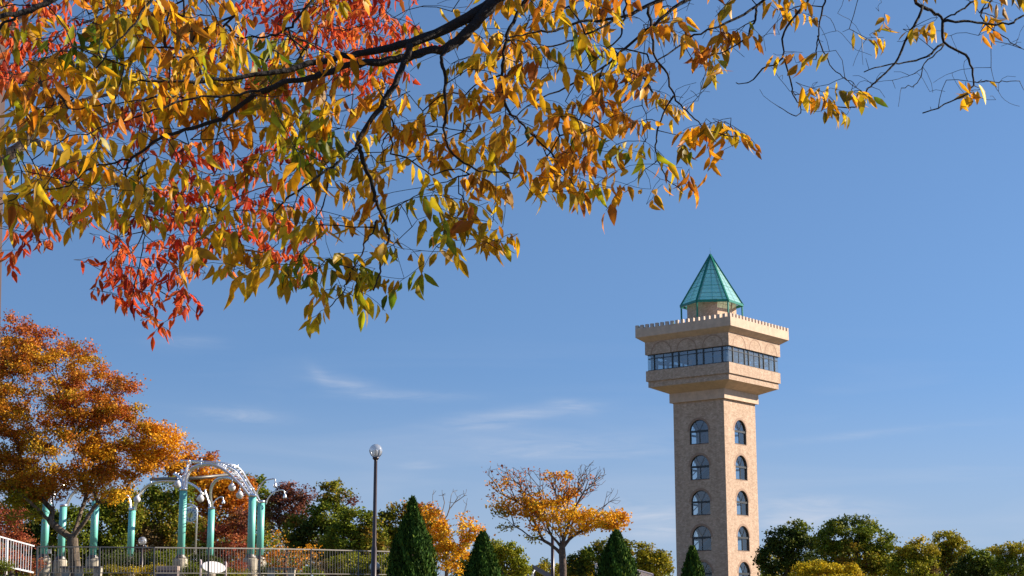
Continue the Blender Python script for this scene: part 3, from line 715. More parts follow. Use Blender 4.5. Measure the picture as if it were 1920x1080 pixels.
g.build('hour_marks', mat('mark_blue', (.10, .25, .42), .5), clk)
g = MB(); disc(g, cxo, zc, rr * .40, -.086, -.0815); g.build('clock_centre', mat('centre_yellow', (.72, .66, .22), .5), clk)
g = MB(); g.beam((cxo, -.1, zc), (cxo + .10, -.1, zc + .22), .035, .01, (0, 1, 0)); g.beam((cxo, -.1, zc), (cxo - .05, -.1, zc - .32), .03, .01, (0, 1, 0)); g.build('clock_hands', M_frame, clk)

# ================================================================ metal fence along the terrace
FX = [70, 187, 289, 391, 487, 583, 672, 757, 835]; FY = [62.6, 63.4, 64.0, 65.6, 67.6, 70.2, 73.2, 76.4, 80]
FT = [1025, 1025.6, 1026.6, 1027.6, 1028.4, 1030.2, 1032.6, 1034.6, 1037]; FB = [1076.5, 1077, 1077.2, 1077.6, 1077.8, 1078.4, 1079, 1080, 1081]
fa = at(FX[0], FB[0], FY[0]); fence = empty('metal_fence', tuple(fa), 0, 'long grey metal railing fence with thin upright bars in front of the pergola', 'fence')
def fpt(i, t, top):
    a = at(FX[i], (FT if top else FB)[i], FY[i]); b = at(FX[i + 1], (FT if top else FB)[i + 1], FY[i + 1]); return a + (b - a) * t - fa
for i in range(len(FX)):
    a = at(FX[i], FB[i], FY[i]) - fa; b = at(FX[i], FT[i], FY[i]) - fa; g = MB(); g.beam(a - [0, 0, .35], b + [0, 0, .01], .065, .065); g.build('post', M_dullsteel, fence)
for i in range(len(FX) - 1):
    g = MB(); g.beam(fpt(i, .012, 1), fpt(i, .988, 1), .045, .05); g.beam(fpt(i, .012, 0) + [0, 0, .06], fpt(i, .988, 0) + [0, 0, .06], .035, .035)
    for j in range(1, 18): g.tube([fpt(i, j / 18, 0) + [0, 0, .06], fpt(i, j / 18, 1)], .0105, 6, False)
    g.build('railing_panel', M_dullsteel, fence)
# white ramp railing at the far left
ra = at(0, 1070, 60); ramp = empty('ramp_railing', tuple(ra), 0, 'white painted sloping railing at the lower left edge', 'railing')
T0, T1 = at(-60, 990, 58.5) - ra, at(64, 1024, 61) - ra; B0, B1 = at(-60, 1046, 58.5) - ra, at(62, 1073.5, 61) - ra
g = MB(); g.beam(T0, T1, .055, .05); g.build('handrail', M_white, ramp)
g = MB(); g.beam(B0 * .6 + B1 * .4 + [0, 0, .0], B1, .07, .06); g.build('bottom_rail', M_white, ramp)
g = MB()
for j in range(1, 25): t = j / 25; g.tube([B0 + (B1 - B0) * t, T0 + (T1 - T0) * t], .013, 6, False)
g.build('bars', M_white, ramp)
for t in (.04, .58):
    g = MB(); q = B0 + (B1 - B0) * t; g.beam(q - [0, 0, .3], T0 + (T1 - T0) * t, .075, .075); g.build('post', M_white, ramp)
# benches behind the fence
def bench(x0, x1, py, Y, label, legs):
    a = at(x0, py, Y); b = at(x1, py, Y); z0 = ter(a[0], a[1]); w = b[0] - a[0]; h = a[2] - z0
    r = empty('bench', ((a[0] + b[0]) / 2, Y, z0), 0, label, 'bench', 'benches behind the fence')
    g = MB(); g.box(-w / 2, w / 2, -.22, .22, h - .04, h + .04); g.build('seat', M_dullsteel, r, .01)
    for t in legs:
        g = MB(); g.frustum(.14, -.1, .17, h - .04); o = g.build('leg', M_concrete, r); o.location = (-w / 2 + w * t, 0, 0)
bench(115, 190, 1063.5, 70, 'low bench on stone legs in front of the big tree trunk', (.12, .45, .92))
bench(500, 555, 1066.5, 74, 'low bench behind the fence right of the last green column', (.15, .85))
# stone block
c = at(314.5, 1078, 71); z0 = ter(c[0], c[1]); k = pxm(71); h = at(314.5, 1061.5, 71)[2] - z0
r = empty('stone_block', (c[0], 71, z0), 0, 'pinkish stone block with a smooth top band and rough lower face', 'stone block')
g = MB(); g.box(-20 * k, 20 * k, -.25, .25, h - .2, h); g.build('cap_slab', M_stone, r, .02)
g = MB(); g.box(-19.5 * k, 19.5 * k, -.22, .22, -.2, h - .2); g.build('rough_base', M_stone_d, r, .02)
# oval white board
c = at(400, 1078, 73); z0 = ter(c[0], c[1]); k = pxm(73)
r = empty('oval_signboard', (c[0], 73, z0), R(48), 'white oval board held between two short pinkish posts', 'signboard')
zc = at(399, 1063.3, 73)[2] - z0
g = MB(); vs = []
for yy in (-.03, .03):
    for i in range(36):
        a = 2 * math.pi * i / 36; ex = 27 * k * math.cos(a); ez = 10.2 * k * math.sin(a); vs.append((ex + 0, yy, zc + ez - ex * .07))
g.add(vs, [tuple(range(36)), tuple(range(36, 72))[::-1]] + [(i, 36 + i, 36 + (i + 1) % 36, (i + 1) % 36) for i in range(36)]); g.build('board', M_white, r)
for dx, tp, bt in ((-28, 1050, 1070), (30, 1052.5, 1078)):
    g = MB(); zt = at(400, tp, 73)[2] - z0; g.tube([(dx * k, .06, -.1), (dx * k, .06, zt - .08), (dx * k - .03, .06, zt)], [.055, .05, .045], 8); g.build('post', M_pinkwhite, r)

# ================================================================ timber post with a cross arm at the left edge
c = at(-27, 1100, 13); z0 = ter(c[0], c[1]); r = empty('timber_frame', (c[0], 13, z0), 0, 'reddish brown upright post with a crossbeam at the left edge behind the leaves', 'timber post')
t = at(-23, 60, 13) - np.array([c[0], 13, z0])
g = MB(); g.beam((.02, 0, -.3), (t[0] + .005, 0, t[2]), .25, .22, (0, 1, 0)); g.build('post', M_timber, r, .01)
a = at(-30, 148, 13) - np.array([c[0], 13, z0]); b = at(104, 166, 13) - np.array([c[0], 13, z0])
g = MB(); g.beam(a + [0, -.17, 0], b + [0, -.17, 0], .09, .085); g.build('crossbeam', M_timber, r, .008)

# ================================================================ small far things between the trees
c = at(1015, 1075, 112); r = empty('stair_canopy', tuple(c), 0, 'grey sloping roof strip low between the lime bush and the thin pole', 'canopy')
k = pxm(112); M_grey = mat('grey_roof', (.22, .21, .24), .6, var=.2)
g = MB(); g.beam((-20 * k, 0, 10 * k), (-14 * k, 0, 11 * k), 1.4, .25); g.beam((-14 * k, 0, 11 * k), (22 * k, 0, -9 * k), 1.4, .28); g.build('roof', M_grey, r)
for x in (-12, 16):
    g = MB(); g.tube([(x * k, 0, -3.2), (x * k, 0, (9 if x < 0 else -8) * k)], .06, 8); g.build('post', M_grey, r)
c = at(998.5, 1078, 100); o_ = empty('white_lantern', tuple(c), .3, 'tiny white lantern on a slanting stem beside the lime bush', 'lantern'); k = pxm(100)
g = MB(); g.tube([(0, 0, -3), (0, 0, 2 * k), (4 * k, 0, 9 * k)], .05, 6); g.build('stem', M_white, o_); g = MB(); g.ball((0, 0, 3.5 * k), 2.6 * k, 8); g.build('shade', M_milk, o_)
def rail(name, label, q0, q1, hb, m):
    a = at(*q0); b = at(*q1); r = empty(name, tuple(a), 0, label, 'railing'); d = b - a
    g = MB(); g.beam((0, 0, 0), d, .08, .07); g.build('handrail', m, r)
    g = MB(); nb = max(4, int(np.linalg.norm(d) / .16))
    for j in range(nb + 1): g.tube([d * j / nb, d * j / nb - [0, 0, hb]], .018, 5, False)
    g.build('bars', m, r)
    for t in (0, 1):
        g = MB(); g.beam(d * t - [0, 0, 3.0], d * t, .09, .09); g.build('post', m, r)
rail('white_railing', 'short white railing just left of the middle dark cypress', (1117, 1057, 100), (1134, 1060, 99), 1.0, M_white)
rail('grey_railing', 'pale grey stair railing just right of the cypress beside the tower', (1190, 1067.5, 96), (1224, 1077, 93), 1.2, M_pinkwhite)

# ================================================================ person half hidden by the lamp post
def skin_body(name, pts, edges_, radii, m, parent=None, sub=2, root=0):
    me = D.meshes.new(name); me.from_pydata(pts, edges_, []); o = D.objects.new(name, me); C.objects.link(o)
    sk = o.modifiers.new('skin', 'SKIN'); 
    if not me.skin_vertices: me.skin_vertices.new(name='')
    for i, rr_ in enumerate(radii):
        rr_ = rr_ if hasattr(rr_, '__len__') else (rr_, rr_); me.skin_vertices[0].data[i].radius = rr_
        me.skin_vertices[0].data[i].use_root = (i == root)
    sb = o.modifiers.new('sub', 'SUBSURF'); sb.levels = sub; sb.render_levels = sub; me.materials.append(m)
    if parent: o.parent = parent
    return o
M_skin = mat('skin', (.50, .31, .23), .6); M_jacket = mat('dark_blue_jacket', (.06, .065, .13), .85, var=.3, vscale=9, bump=.3)
M_trous = mat('dark_trousers', (.03, .03, .035), .9); M_hair = mat('black_hair', (.012, .01, .01), .6); M_cap = mat('pale_cap', (.60, .58, .55), .8)
c = at(703.5, 1055.5, 50.5); zg = ter(c[0], c[1]); ph = c[2] - zg; s = ph / 1.72
per = empty('person', (c[0], c[1], zg), R(-20), 'person in dark blue jacket and pale cap standing mostly hidden behind the tall lamp post', 'person')
bp = [(0, 0, .95), (0, 0, 1.12), (0, 0, 1.30), (0, 0, 1.43), (0, -.005, 1.50), (0, -.01, 1.57), (0, -.015, 1.65),
      (.10, 0, .90), (.11, -.01, .50), (.11, .02, .08), (.115, -.14, .045), (-.10, 0, .90), (-.11, -.01, .50), (-.11, .02, .08), (-.115, -.14, .045),
      (.17, 0, 1.40), (.23, .01, 1.14), (.25, -.06, .90), (.25, -.09, .82), (-.17, 0, 1.40), (-.23, .01, 1.14), (-.25, -.06, .90), (-.25, -.09, .82)]
be = [(0, 1), (1, 2), (2, 3), (3, 4), (4, 5), (5, 6), (0, 7), (7, 8), (8, 9), (9, 10), (0, 11), (11, 12), (12, 13), (13, 14), (3, 15), (15, 16), (16, 17), (17, 18), (3, 19), (19, 20), (20, 21), (21, 22)]
br_ = [(.15, .11), (.14, .10), (.155, .11), (.11, .085), .055, (.075, .09), (.075, .09), .085, .06, .045, .04, .085, .06, .045, .04, .065, .05, .035, .03, .065, .05, .035, .03]
bd = skin_body('body', [tuple(v * s for v in q) for q in bp], be, [tuple(v * s for v in (q if hasattr(q, '__len__') else (q, q))) for q in br_], M_skin, per)
jk = skin_body('jacket', [tuple(v * s for v in q) for q in [(0, 0, .88), (0, 0, 1.10), (0, 0, 1.30), (0, 0, 1.43), (.17, 0, 1.40), (.235, .01, 1.14), (.255, -.05, .93), (-.17, 0, 1.40), (-.235, .01, 1.14), (-.255, -.05, .93)]],
               [(0, 1), (1, 2), (2, 3), (3, 4), (4, 5), (5, 6), (3, 7), (7, 8), (8, 9)], [tuple(v * s for v in q) for q in [(.18, .14), (.17, .13), (.18, .135), (.125, .10), (.085, .085), (.068, .068), (.055, .055), (.085, .085), (.068, .068), (.055, .055)]], M_jacket, per)
skin_body('trousers', [tuple(v * s for v in q) for q in [(0, 0, .95), (.10, 0, .88), (.11, -.01, .5), (.11, .02, .12), (-.10, 0, .88), (-.11, -.01, .5), (-.11, .02, .12)]],
          [(0, 1), (1, 2), (2, 3), (0, 4), (4, 5), (5, 6)], [tuple(v * s for v in q) for q in [(.16, .12), (.10, .10), (.075, .075), (.065, .065), (.10, .10), (.075, .075), (.065, .065)]], M_trous, per)
g = MB(); g.lathe([(.088, 1.60), (.096, 1.64), (.09, 1.69), (.06, 1.725), (.01, 1.74)], 16, (0, -.01, 0)); g.v = [tuple(q * s for q in v) for v in g.v]; g.build('cap', M_cap, per)
g = MB(); g.lathe([(.075, 1.52), (.09, 1.56), (.092, 1.60)], 16, (0, .005, 0)); g.v = [tuple(q * s for q in v) for v in g.v]; g.build('hair', M_hair, per)

# ================================================================ trees and shrubs
def gzat(px, Y): return ter(*at(px, 1100, Y)[:2])
# the big rust and gold tree by the pergola
tree('zelkova_tree', 'big vase shaped tree with rust and golden autumn leaves in front of the pergola', 'tree', 72, 139, gzat(139, 72),
     [(60, 740, 170, 120, 1, 'zelk_far'), (45, 655, 70, 60, 1.0, 'rust'), (170, 745, 88, 66, .9, 'rust'), (222, 812, 84, 58, 1.0, 'zelk_far'), (285, 828, 58, 44, .8, 'amber'),
      (325, 838, 40, 30, .6, 'amber'), (-70, 790, 140, 130, 1, 'zelk_far'), (110, 860, 150, 62, .85, 'zelk_far'), (240, 862, 95, 40, .9, 'amber'), (-30, 890, 100, 45, .8, 'zelk_far'),
      (300, 872, 55, 26, .7, 'amber'), (120, 915, 90, 26, .5, 'zelk_far'), (40, 955, 70, 22, .45, 'olive'), (225, 925, 46, 18, .5, 'gold'), (30, 925, 60, 26, .7, 'olive'), (190, 895, 70, 30, .8, 'zelk_far'), (60, 900, 90, 36, .8, 'zelk_far'), (130, 660, 55, 30, .45, 'rust'), (235, 725, 34, 24, .35, 'rust'), (215, 918, 38, 16, .5, 'gold'), (20, 610, 34, 26, .6, 'rust')],
     11, leaf=.11, dens=.56, tips=760, tr=.25, bark=M_bark_z, forks=at(139, 1010, 72)[2] - gzat(139, 72), kp=.55, dr=.85, twigtip=.009, spread=.26)
# yellow vase tree by the thin pole
zt = gzat(1057, 60)
tree('zelkova_tree', 'spreading golden leaved tree with bare upper twigs left of the tower', 'tree', 60, 1057, zt,
     [(1120, 975, 58, 20, 1.25, 'gold'), (1040, 958, 75, 22, .95, 'gold'), (975, 952, 50, 16, .7, 'amber'), (1068, 985, 60, 20, .6, 'gold'), (1020, 935, 60, 14, .6, 'amber'), (940, 940, 28, 22, .30, 'amber'),
      (1060, 920, 34, 10, .55, 'amber'), (1045, 895, 36, 9, .5, 'amber'), (1105, 885, 34, 26, 0, 'gold'), (1112, 895, 34, 26, 0, 'gold'), (935, 885, 30, 20, .02, 'rust'), (970, 890, 32, 18, .03, 'rust'), (1000, 900, 60, 22, .05, 'rust'), (1070, 905, 50, 26, .04, 'rust'), (960, 915, 50, 18, .1, 'rust'),
      (1090, 910, 45, 26, .05, 'rust'), (940, 905, 28, 12, .35, 'amber'), (948, 985, 22, 6, .7, 'olive'), (1000, 985, 24, 6, .75, 'amber'), (1000, 1008, 16, 6, .7, 'olive'), (1150, 930, 20, 20, 0, 'gold'), (945, 962, 22, 7, .6, 'olive'), (1160, 975, 20, 22, 1.1, 'amber')],
     23, leaf=.105, dens=.62, tips=900, tr=.14, bark=M_bark_m, forks=at(1057, 1040, 60)[2] - zt, kp=.62, dr=1.0, twigtip=.0065, spread=.18)
# slender bare topped tree
tree('slender_tree', 'slender bare topped tree with sparse yellow orange leaves right of the tall cypress', 'tree', 74, 837, gzat(837, 74),
     [(850, 1010, 48, 34, .8, 'gold'), (810, 980, 26, 38, .6, 'amber'), (885, 1000, 30, 20, .6, 'gold'), (905, 992, 24, 10, .4, 'amber'), (845, 1045, 50, 30, .8, 'gold'), (850, 935, 34, 26, .0, 'gold'), (825, 925, 16, 14, 0, 'gold'),
      (872, 975, 20, 14, .25, 'amber'), (815, 955, 14, 12, .4, 'orange'), (868, 925, 14, 18, 0, 'gold')],
     31, leaf=.12, dens=.62, tips=200, tr=.09, bark=M_bark, forks=1.6, kp=.6, twigtip=.008, spread=.24)
G = 'wooded edge of the park'
T = [ # name, label, cat, Y, px, blobs, seed, opts
 ('red_shrub', 'orange red leaved shrub behind the white ramp railing', 'shrub', 82, 20, [(15, 985, 36, 40, .8, 'redshrub'), (-40, 960, 40, 50, .8, 'orange'), (52, 1015, 18, 16, .5, 'redshrub')], 41, dict(leaf=.10, tips=70)),
 ('azalea_bank', 'low pinkish red azalea bank under the white ramp railing', 'shrub', 66, 30, [(15, 1050, 36, 22, 1.0, 'redshrub'), (55, 1060, 24, 15, 1, 'redshrub'), (-30, 1035, 34, 24, 1, 'redshrub')], 42, dict(leaf=.07, tips=70, tr=.04)),
 ('broadleaf_tree', 'dark green tree seen between the first pergola columns', 'tree', 98, 100, [(60, 985, 52, 62, 1.1, 'dgreen'), (125, 1000, 50, 56, 1.1, 'green'), (50, 940, 40, 30, .8, 'mixgreen')], 43, dict(leaf=.17, tips=200)),
 ('broadleaf_tree', 'green tree behind the third pergola column', 'tree', 100, 205, [(200, 985, 50, 70, 1.1, 'green'), (230, 960, 40, 50, 1, 'mixgreen'), (190, 1040, 60, 26, 1, 'dgreen')], 44, dict(leaf=.17, tips=200)),
 ('broadleaf_tree', 'olive and brown tree filling the middle of the pergola', 'tree', 104, 300, [(290, 965, 56, 52, 1.1, 'mixgreen'), (320, 930, 44, 34, 1, 'green'), (275, 1020, 52, 44, .8, 'brown'), (330, 1010, 44, 44, .8, 'mixgreen')], 45, dict(leaf=.17, tips=230)),
 ('autumn_tree', 'orange brown tree rising behind the steel arches', 'tree', 112, 400, [(395, 905, 50, 46, 1.2, 'amber'), (350, 885, 46, 32, 1, 'orange'), (440, 925, 36, 44, 1.1, 'orange'), (380, 860, 24, 12, .6, 'rust'), (410, 960, 50, 50, .9, 'orange')], 46, dict(leaf=.19, tips=240)),
 ('autumn_shrub', 'red and olive shrub behind the sixth pergola column', 'shrub', 96, 420, [(420, 1010, 44, 34, .9, 'redshrub'), (375, 1010, 26, 40, .7, 'mixgreen'), (450, 980, 24, 30, .7, 'redpurple'), (440, 1040, 40, 22, .8, 'redshrub')], 47, dict(leaf=.13, tips=130)),
 ('broadleaf_tree', 'small dark topped evergreen peeking over the right end of the arches', 'tree', 122, 483, [(482, 912, 16, 22, 1.0, 'green'), (461, 892, 7, 8, .8, 'green'), (492, 940, 22, 26, 1, 'green'), (484, 985, 26, 40, 1, 'mixgreen')], 48, dict(leaf=.18, tips=110)),
 ('autumn_tree', 'wine red thin leaved tree right of the pergola', 'tree', 110, 535, [(540, 950, 42, 40, .95, 'redpurple'), (540, 915, 20, 12, .45, 'redpurple'), (572, 925, 26, 22, .3, 'redpurple'), (510, 965, 20, 40, .4, 'brown')], 49, dict(leaf=.15, tips=170, twigtip=.014)),
 ('broadleaf_tree', 'tall dark green tree with a brown tinged top between pergola and lamp post', 'tree', 103, 622, [(622, 925, 28, 26, 1, 'mixgreen'), (612, 965, 44, 32, 1.1, 'green'), (600, 1010, 58, 40, 1.1, 'dgreen'), (648, 930, 12, 14, .5, 'mixgreen'), (560, 1000, 30, 40, 1, 'mixgreen')], 50, dict(leaf=.17, tips=260)),
 ('broadleaf_tree', 'mid green tree just left of the lamp post', 'tree', 98, 670, [(668, 980, 36, 34, 1.15, 'green'), (690, 1005, 36, 40, 1.1, 'mixgreen'), (645, 1020, 44, 40, 1, 'green'), (660, 945, 14, 10, .5, 'redpurple')], 51, dict(leaf=.17, tips=220)),
 ('broadleaf_tree', 'olive and russet tree between the lamp post and the tall cypress', 'tree', 108, 750, [(745, 985, 38, 42, 1.05, 'mixgreen'), (735, 1025, 40, 44, 1, 'lime'), (775, 965, 24, 26, .9, 'rust'), (768, 948, 12, 8, .7, 'green')], 52, dict(leaf=.17, tips=210)),
 ('autumn_tree', 'small olive orange tree just right of the tall cypress tip', 'tree', 104, 800, [(797, 975, 26, 28, .8, 'olive'), (800, 960, 22, 18, .5, 'orange'), (815, 1010, 34, 40, .8, 'amber')], 53, dict(leaf=.15, tips=120)),
 ('vine_shrub', 'loose shrub of small orange leaves on bare stems behind the fence', 'shrub', 78, 545, [(535, 1050, 48, 26, .17, 'orange'), (520, 1010, 18, 20, .10, 'amber'), (575, 1035, 34, 16, .15, 'amber')], 54, dict(leaf=.11, tips=150, tr=.04, bark=M_bark, twigtip=.007)),
 ('light_shrub', 'light green shrub seen through the fence left of the lamp post', 'shrub', 84, 650, [(655, 1060, 44, 22, 1.0, 'lime'), (715, 1065, 36, 24, .9, 'lime'), (620, 1065, 20, 14, .7, 'brown')], 55, dict(leaf=.10, tips=110, tr=.05)),
 ('lime_bush', 'rounded lime green tree between the second and third cypress', 'tree', 86, 950, [(950, 1050, 38, 36, 1.15, 'lime'), (930, 1035, 26, 24, 1, 'lime'), (975, 1062, 20, 22, 1, 'lime'), (880, 1058, 40, 26, 1, 'olive'), (910, 1022, 18, 12, .5, 'olive')], 56, dict(leaf=.13, tips=200)),
 ('low_tree', 'low olive tree line behind the golden tree trunk', 'tree', 125, 1040, [(1030, 1072, 50, 16, 1.1, 'olive'), (1085, 1066, 40, 20, 1.1, 'yellowbush'), (1020, 1056, 10, 6, .8, 'dgreen')], 57, dict(leaf=.18, tips=120)),
 ('broadleaf_tree', 'dark green tree directly left of the third cypress', 'tree', 110, 1115, [(1110, 1050, 34, 30, 1.1, 'green'), (1140, 1030, 26, 22, 1, 'mixgreen'), (1085, 1060, 26, 24, 1, 'dgreen'), (1170, 1030, 20, 24, .9, 'mixgreen')], 58, dict(leaf=.17, tips=180)),
 ('broadleaf_tree', 'yellow olive tree between the third cypress and the tower', 'tree', 106, 1225, [(1222, 1060, 40, 28, 1.15, 'olive'), (1210, 1032, 20, 16, 1, 'olive'), (1240, 1045, 18, 16, .9, 'olive'), (1200, 1068, 30, 22, 1, 'olive')], 59, dict(leaf=.15, tips=170)),
 ('broadleaf_tree', 'darkest green tree immediately right of the tower', 'tree', 128, 1460, [(1475, 1012, 38, 30, 1.1, 'dgreen'), (1455, 1050, 36, 36, 1.2, 'dgreen'), (1500, 995, 20, 22, .9, 'green'), (1505, 1035, 40, 40, 1.1, 'dgreen')], 60, dict(leaf=.2, tips=240, tr=.2)),
 ('broadleaf_tree', 'dome shaped green tree with sky gaps, tallest on the right', 'tree', 122, 1600, [(1595, 992, 58, 20, .9, 'green'), (1640, 1018, 42, 26, .95, 'green'), (1560, 1010, 34, 30, .9, 'green'), (1600, 1045, 66, 36, 1.1, 'mixgreen'), (1590, 975, 40, 8, .7, 'dgreen'), (1660, 1055, 36, 26, 1, 'lime')], 61, dict(leaf=.19, tips=280, tr=.2)),
 ('broadleaf_tree', 'olive yellow tree right of the dome shaped tree', 'tree', 118, 1725, [(1720, 1035, 44, 20, 1.05, 'olive'), (1715, 1065, 50, 28, 1.1, 'lime'), (1722, 1008, 10, 7, .7, 'yellowbush'), (1740, 1068, 20, 16, .9, 'brown')], 62, dict(leaf=.17, tips=190)),
 ('broadleaf_tree', 'yellow tipped tree rising above its neighbours on the right', 'tree', 124, 1775, [(1775, 1010, 30, 18, 1.05, 'olive'), (1790, 1030, 32, 22, 1, 'olive'), (1770, 1050, 26, 26, 1, 'mixgreen')], 63, dict(leaf=.18, tips=150)),
 ('broadleaf_tree', 'low dark green tree near the right edge', 'tree', 120, 1830, [(1832, 1048, 28, 20, 1.1, 'green'), (1810, 1066, 36, 24, 1.1, 'dgreen'), (1855, 1070, 26, 20, 1.1, 'dgreen')], 64, dict(leaf=.17, tips=150)),
 ('broadleaf_tree', 'flat topped yellow green tree at the right edge', 'tree', 115, 1905, [(1895, 1030, 42, 12, .8, 'olive'), (1930, 1026, 40, 12, .8, 'olive'), (1900, 1060, 44, 22, .9, 'green')], 65, dict(leaf=.16, tips=170)),
 ('yellow_crowned_tree', 'bright yellow domed tree below the dark trees on the right', 'tree', 98, 1540, [(1540, 1078, 62, 22, 1.2, 'yellowbush'), (1525, 1064, 42, 12, 1.1, 'yellowbush'), (1570, 1066, 40, 12, 1.1, 'yellowbush'), (1600, 1085, 30, 16, 1, 'yellowbush')], 66, dict(leaf=.13, tips=170)),
]
for (nm, lb, ct, Y, px, bl, sd, op) in T:
    tree(nm, lb, ct, Y, px, gzat(px, Y), bl, sd, group=G if ct == 'tree' else None, **op)
# far wood that closes the gaps behind the named trees: one uncountable mass
def wood(px0, px1, topf, Y0, Y1, n, pals, seed, name='distant_woodland'):
    rng = np.random.RandomState(seed); px = rng.uniform(px0, px1, n); Y = rng.uniform(Y0, Y1, n)
    tp = topf(px) + 9 * np.sin(px * .09) + 6 * np.sin(px * .23 + 1) + 4 * np.sin(px * .51 + 2); u = rng.uniform(0, 1, n) ** .8
    tp = tp + 3 * np.sin(px * .17 + Y) ; py = tp + (1125 - tp) * u; P = np.array([at(a, b, c) for a, b, c in zip(px, py, Y)])
    cl = np.floor(px / 46 + .6 * np.sin(py * .05)).astype(int) % 97; which = rng.randint(0, len(pals), 97)[cl]
    col = np.zeros((n, 3))
    for i, pl in enumerate(pals):
        k = which == i; col[k] = .6 * pick(pl, k.sum(), rng) + .4 * pick(pl, k.sum(), rng)
    al = rng.normal(0, 1, (n, 3)); nr = rng.normal(0, 1, (n, 3)); ln = .30 * rng.uniform(.6, 1.3, n)
    return leaf_object(name, P, al, nr, ln, ln * .75, col, col * .9, M_far, None, 1, .25, .15)
o = wood(-90, 790, lambda x: 985 + 25 * np.sin(x * .012) , 126, 150, 42000, ['dgreen', 'mixgreen', 'green', 'brown', 'dgreen'], 301)
setp(o, 'dim green mass of far wood filling the gaps behind the pergola', 'woodland', kind='stuff')
o = wood(1425, 2020, lambda x: 1038 + 6 * np.sin(x * .03), 134, 150, 20000, ['dgreen', 'green', 'mixgreen'], 302)
setp(o, 'dark green far wood filling the gaps under the trees right of the tower', 'woodland', kind='stuff')
o = wood(840, 1262, lambda x: 1070 + 3 * np.sin(x * .04), 134, 148, 9000, ['dgreen', 'olive', 'mixgreen'], 303)
setp(o, 'low strip of far wood between the cypresses and the tower foot', 'woodland', kind='stuff')
# low planting inside the fence
SH = [('clipped_bush', 'round clipped bush beside the stone block', 'bush', 73.5, 360, [(360, 1072, 19, 16, 1.3, 'green')], 71, .06),
 ('flowering_hedge', 'low hedge tipped with yellow leaves between lamp and stone block', 'hedge', 76, 245, [(220, 1070, 26, 9, 1.2, 'olive'), (262, 1070, 28, 9, 1.2, 'yellowbush'), (295, 1069, 16, 9, 1.2, 'olive')], 72, .06),
 ('dark_hedge', 'dark clipped hedge behind the round low lamp', 'hedge', 84, 285, [(215, 1050, 24, 14, 1.3, 'dgreen'), (260, 1052, 26, 14, 1.3, 'dgreen'), (305, 1048, 28, 16, 1.3, 'green')], 73, .08),
 ('dark_hedge', 'dark bush behind the oval white board', 'bush', 86, 385, [(372, 1050, 16, 12, 1.3, 'dgreen'), (397, 1052, 18, 11, 1.3, 'dgreen')], 74, .08),
 ('flowering_shrub', 'low pink red shrub right of the oval white board', 'shrub', 76, 445, [(445, 1062, 18, 8, 1.1, 'redshrub'), (440, 1074, 30, 7, 1.2, 'lime')], 75, .06),
 ('dark_bush', 'small dark bush at the foot of the last green column', 'bush', 77, 497, [(495, 1070, 9, 10, 1.3, 'dgreen')], 76, .06),
 ('small_bush', 'small dark green bush at the bottom left corner', 'bush', 59.5, 10, [(8, 1062, 16, 8, 1.3, 'green')], 77, .05),
 ('low_hedge', 'low green planting at the foot of the big tree', 'hedge', 76, 200, [(195, 1074, 16, 7, 1.2, 'lime'), (160, 1074, 14, 6, 1.0, 'green')], 78, .06)]
for (nm, lb, ct, Y, px, bl, sd, lf) in SH: tree(nm, lb, ct, Y, px, gzat(px, Y), bl, sd, leaf=lf, tips=50, tr=.03, twigtip=.006, dr=1.0)
# cypresses
def cypress(px, top, Y, prof, seed, label):
    """prof: list of (photo y, left px, right px)"""
    rng = np.random.RandomState(seed); k = pxm(Y); z0 = gzat(px, Y); b0 = at(px, 1100, Y); b0[2] = z0
    r = empty('cypress_tree', tuple(b0), 0, label, 'cypress', 'clipped conical cypresses')
    zs = [at(px, p[0], Y)[2] - z0 for p in prof]; rs = [(p[2] - p[1]) / 2 * k for p in prof]
    rl = rs[-1]; zs = np.array([zs[0]] + zs[1:] + [max(.3, zs[-1] - 1.2)]); rs = np.array(rs + [rl * .85])
    H = zs[0]; g = MB(); g.tube([(0, 0, -.2), (0, 0, H * .8)], [.09, .02], 8); g.build('trunk', M_bark_m, r)
    core = MB(); zz = np.linspace(zs[-1], H, 26); rr_ = np.interp(zz, zs[::-1], rs[::-1]); n = int(9500 * (H / 4) * (rs.max() / .65) ** .7)
    z = rng.uniform(zs[-1] - .1, H, n * 2); rz = np.interp(z, zs[::-1], rs[::-1]); keep = rng.uniform(0, rs.max(), n * 2) < rz + .06; z = z[keep]; rz = rz[keep]; n = len(z)
    th = rng.uniform(0, 2 * np.pi, n); lump = 1 + .10 * np.sin(th * 7 + z * 3.1) * np.sin(z * 5.3 + th * 3) + .06 * np.sin(th * 15 + z * 9)
    q = rz * lump * np.clip(rng.normal(.90, .13, n), .3, 1.22) + rng.exponential(.012, n)
    q = q * .95; P = np.stack([q * np.cos(th), q * np.sin(th), z], 1)
    out = np.stack([np.cos(th), np.sin(th), np.zeros(n)], 1)
    al = out * .35 + np.array([0, 0, 1.0]) + rng.normal(0, .28, (n, 3)); nr = out + rng.normal(0, .5, (n, 3))
    ln = rng.uniform(.07, .17, n); cc = .5 * pick('cyp', n, rng) + .5 * pick('cyp', n, rng); cc *= (1 + .35 * np.sin(th * 6 + z * 4)[:, None]) 
    leaf_object('crown', P, al, nr, ln, ln * .42, cc, cc * 1.15, M_conif, r, 1, .3, .05)
cypress(772, 937, 50, [(936, 771, 773), (950, 768, 777), (965, 763, 782), (985, 754, 790), (1005, 746, 799), (1025, 739, 805), (1045, 736, 808), (1065, 733, 811), (1085, 731, 812)], 81, 'largest dark cypress, standing right of the lamp post at the end of the fence')
cypress(905, 1000, 54, [(1001, 904, 907), (1012, 897, 914), (1030, 893, 920), (1050, 887, 926), (1070, 880, 933), (1090, 875, 938)], 82, 'narrow dark cypress in front of the lime green tree')
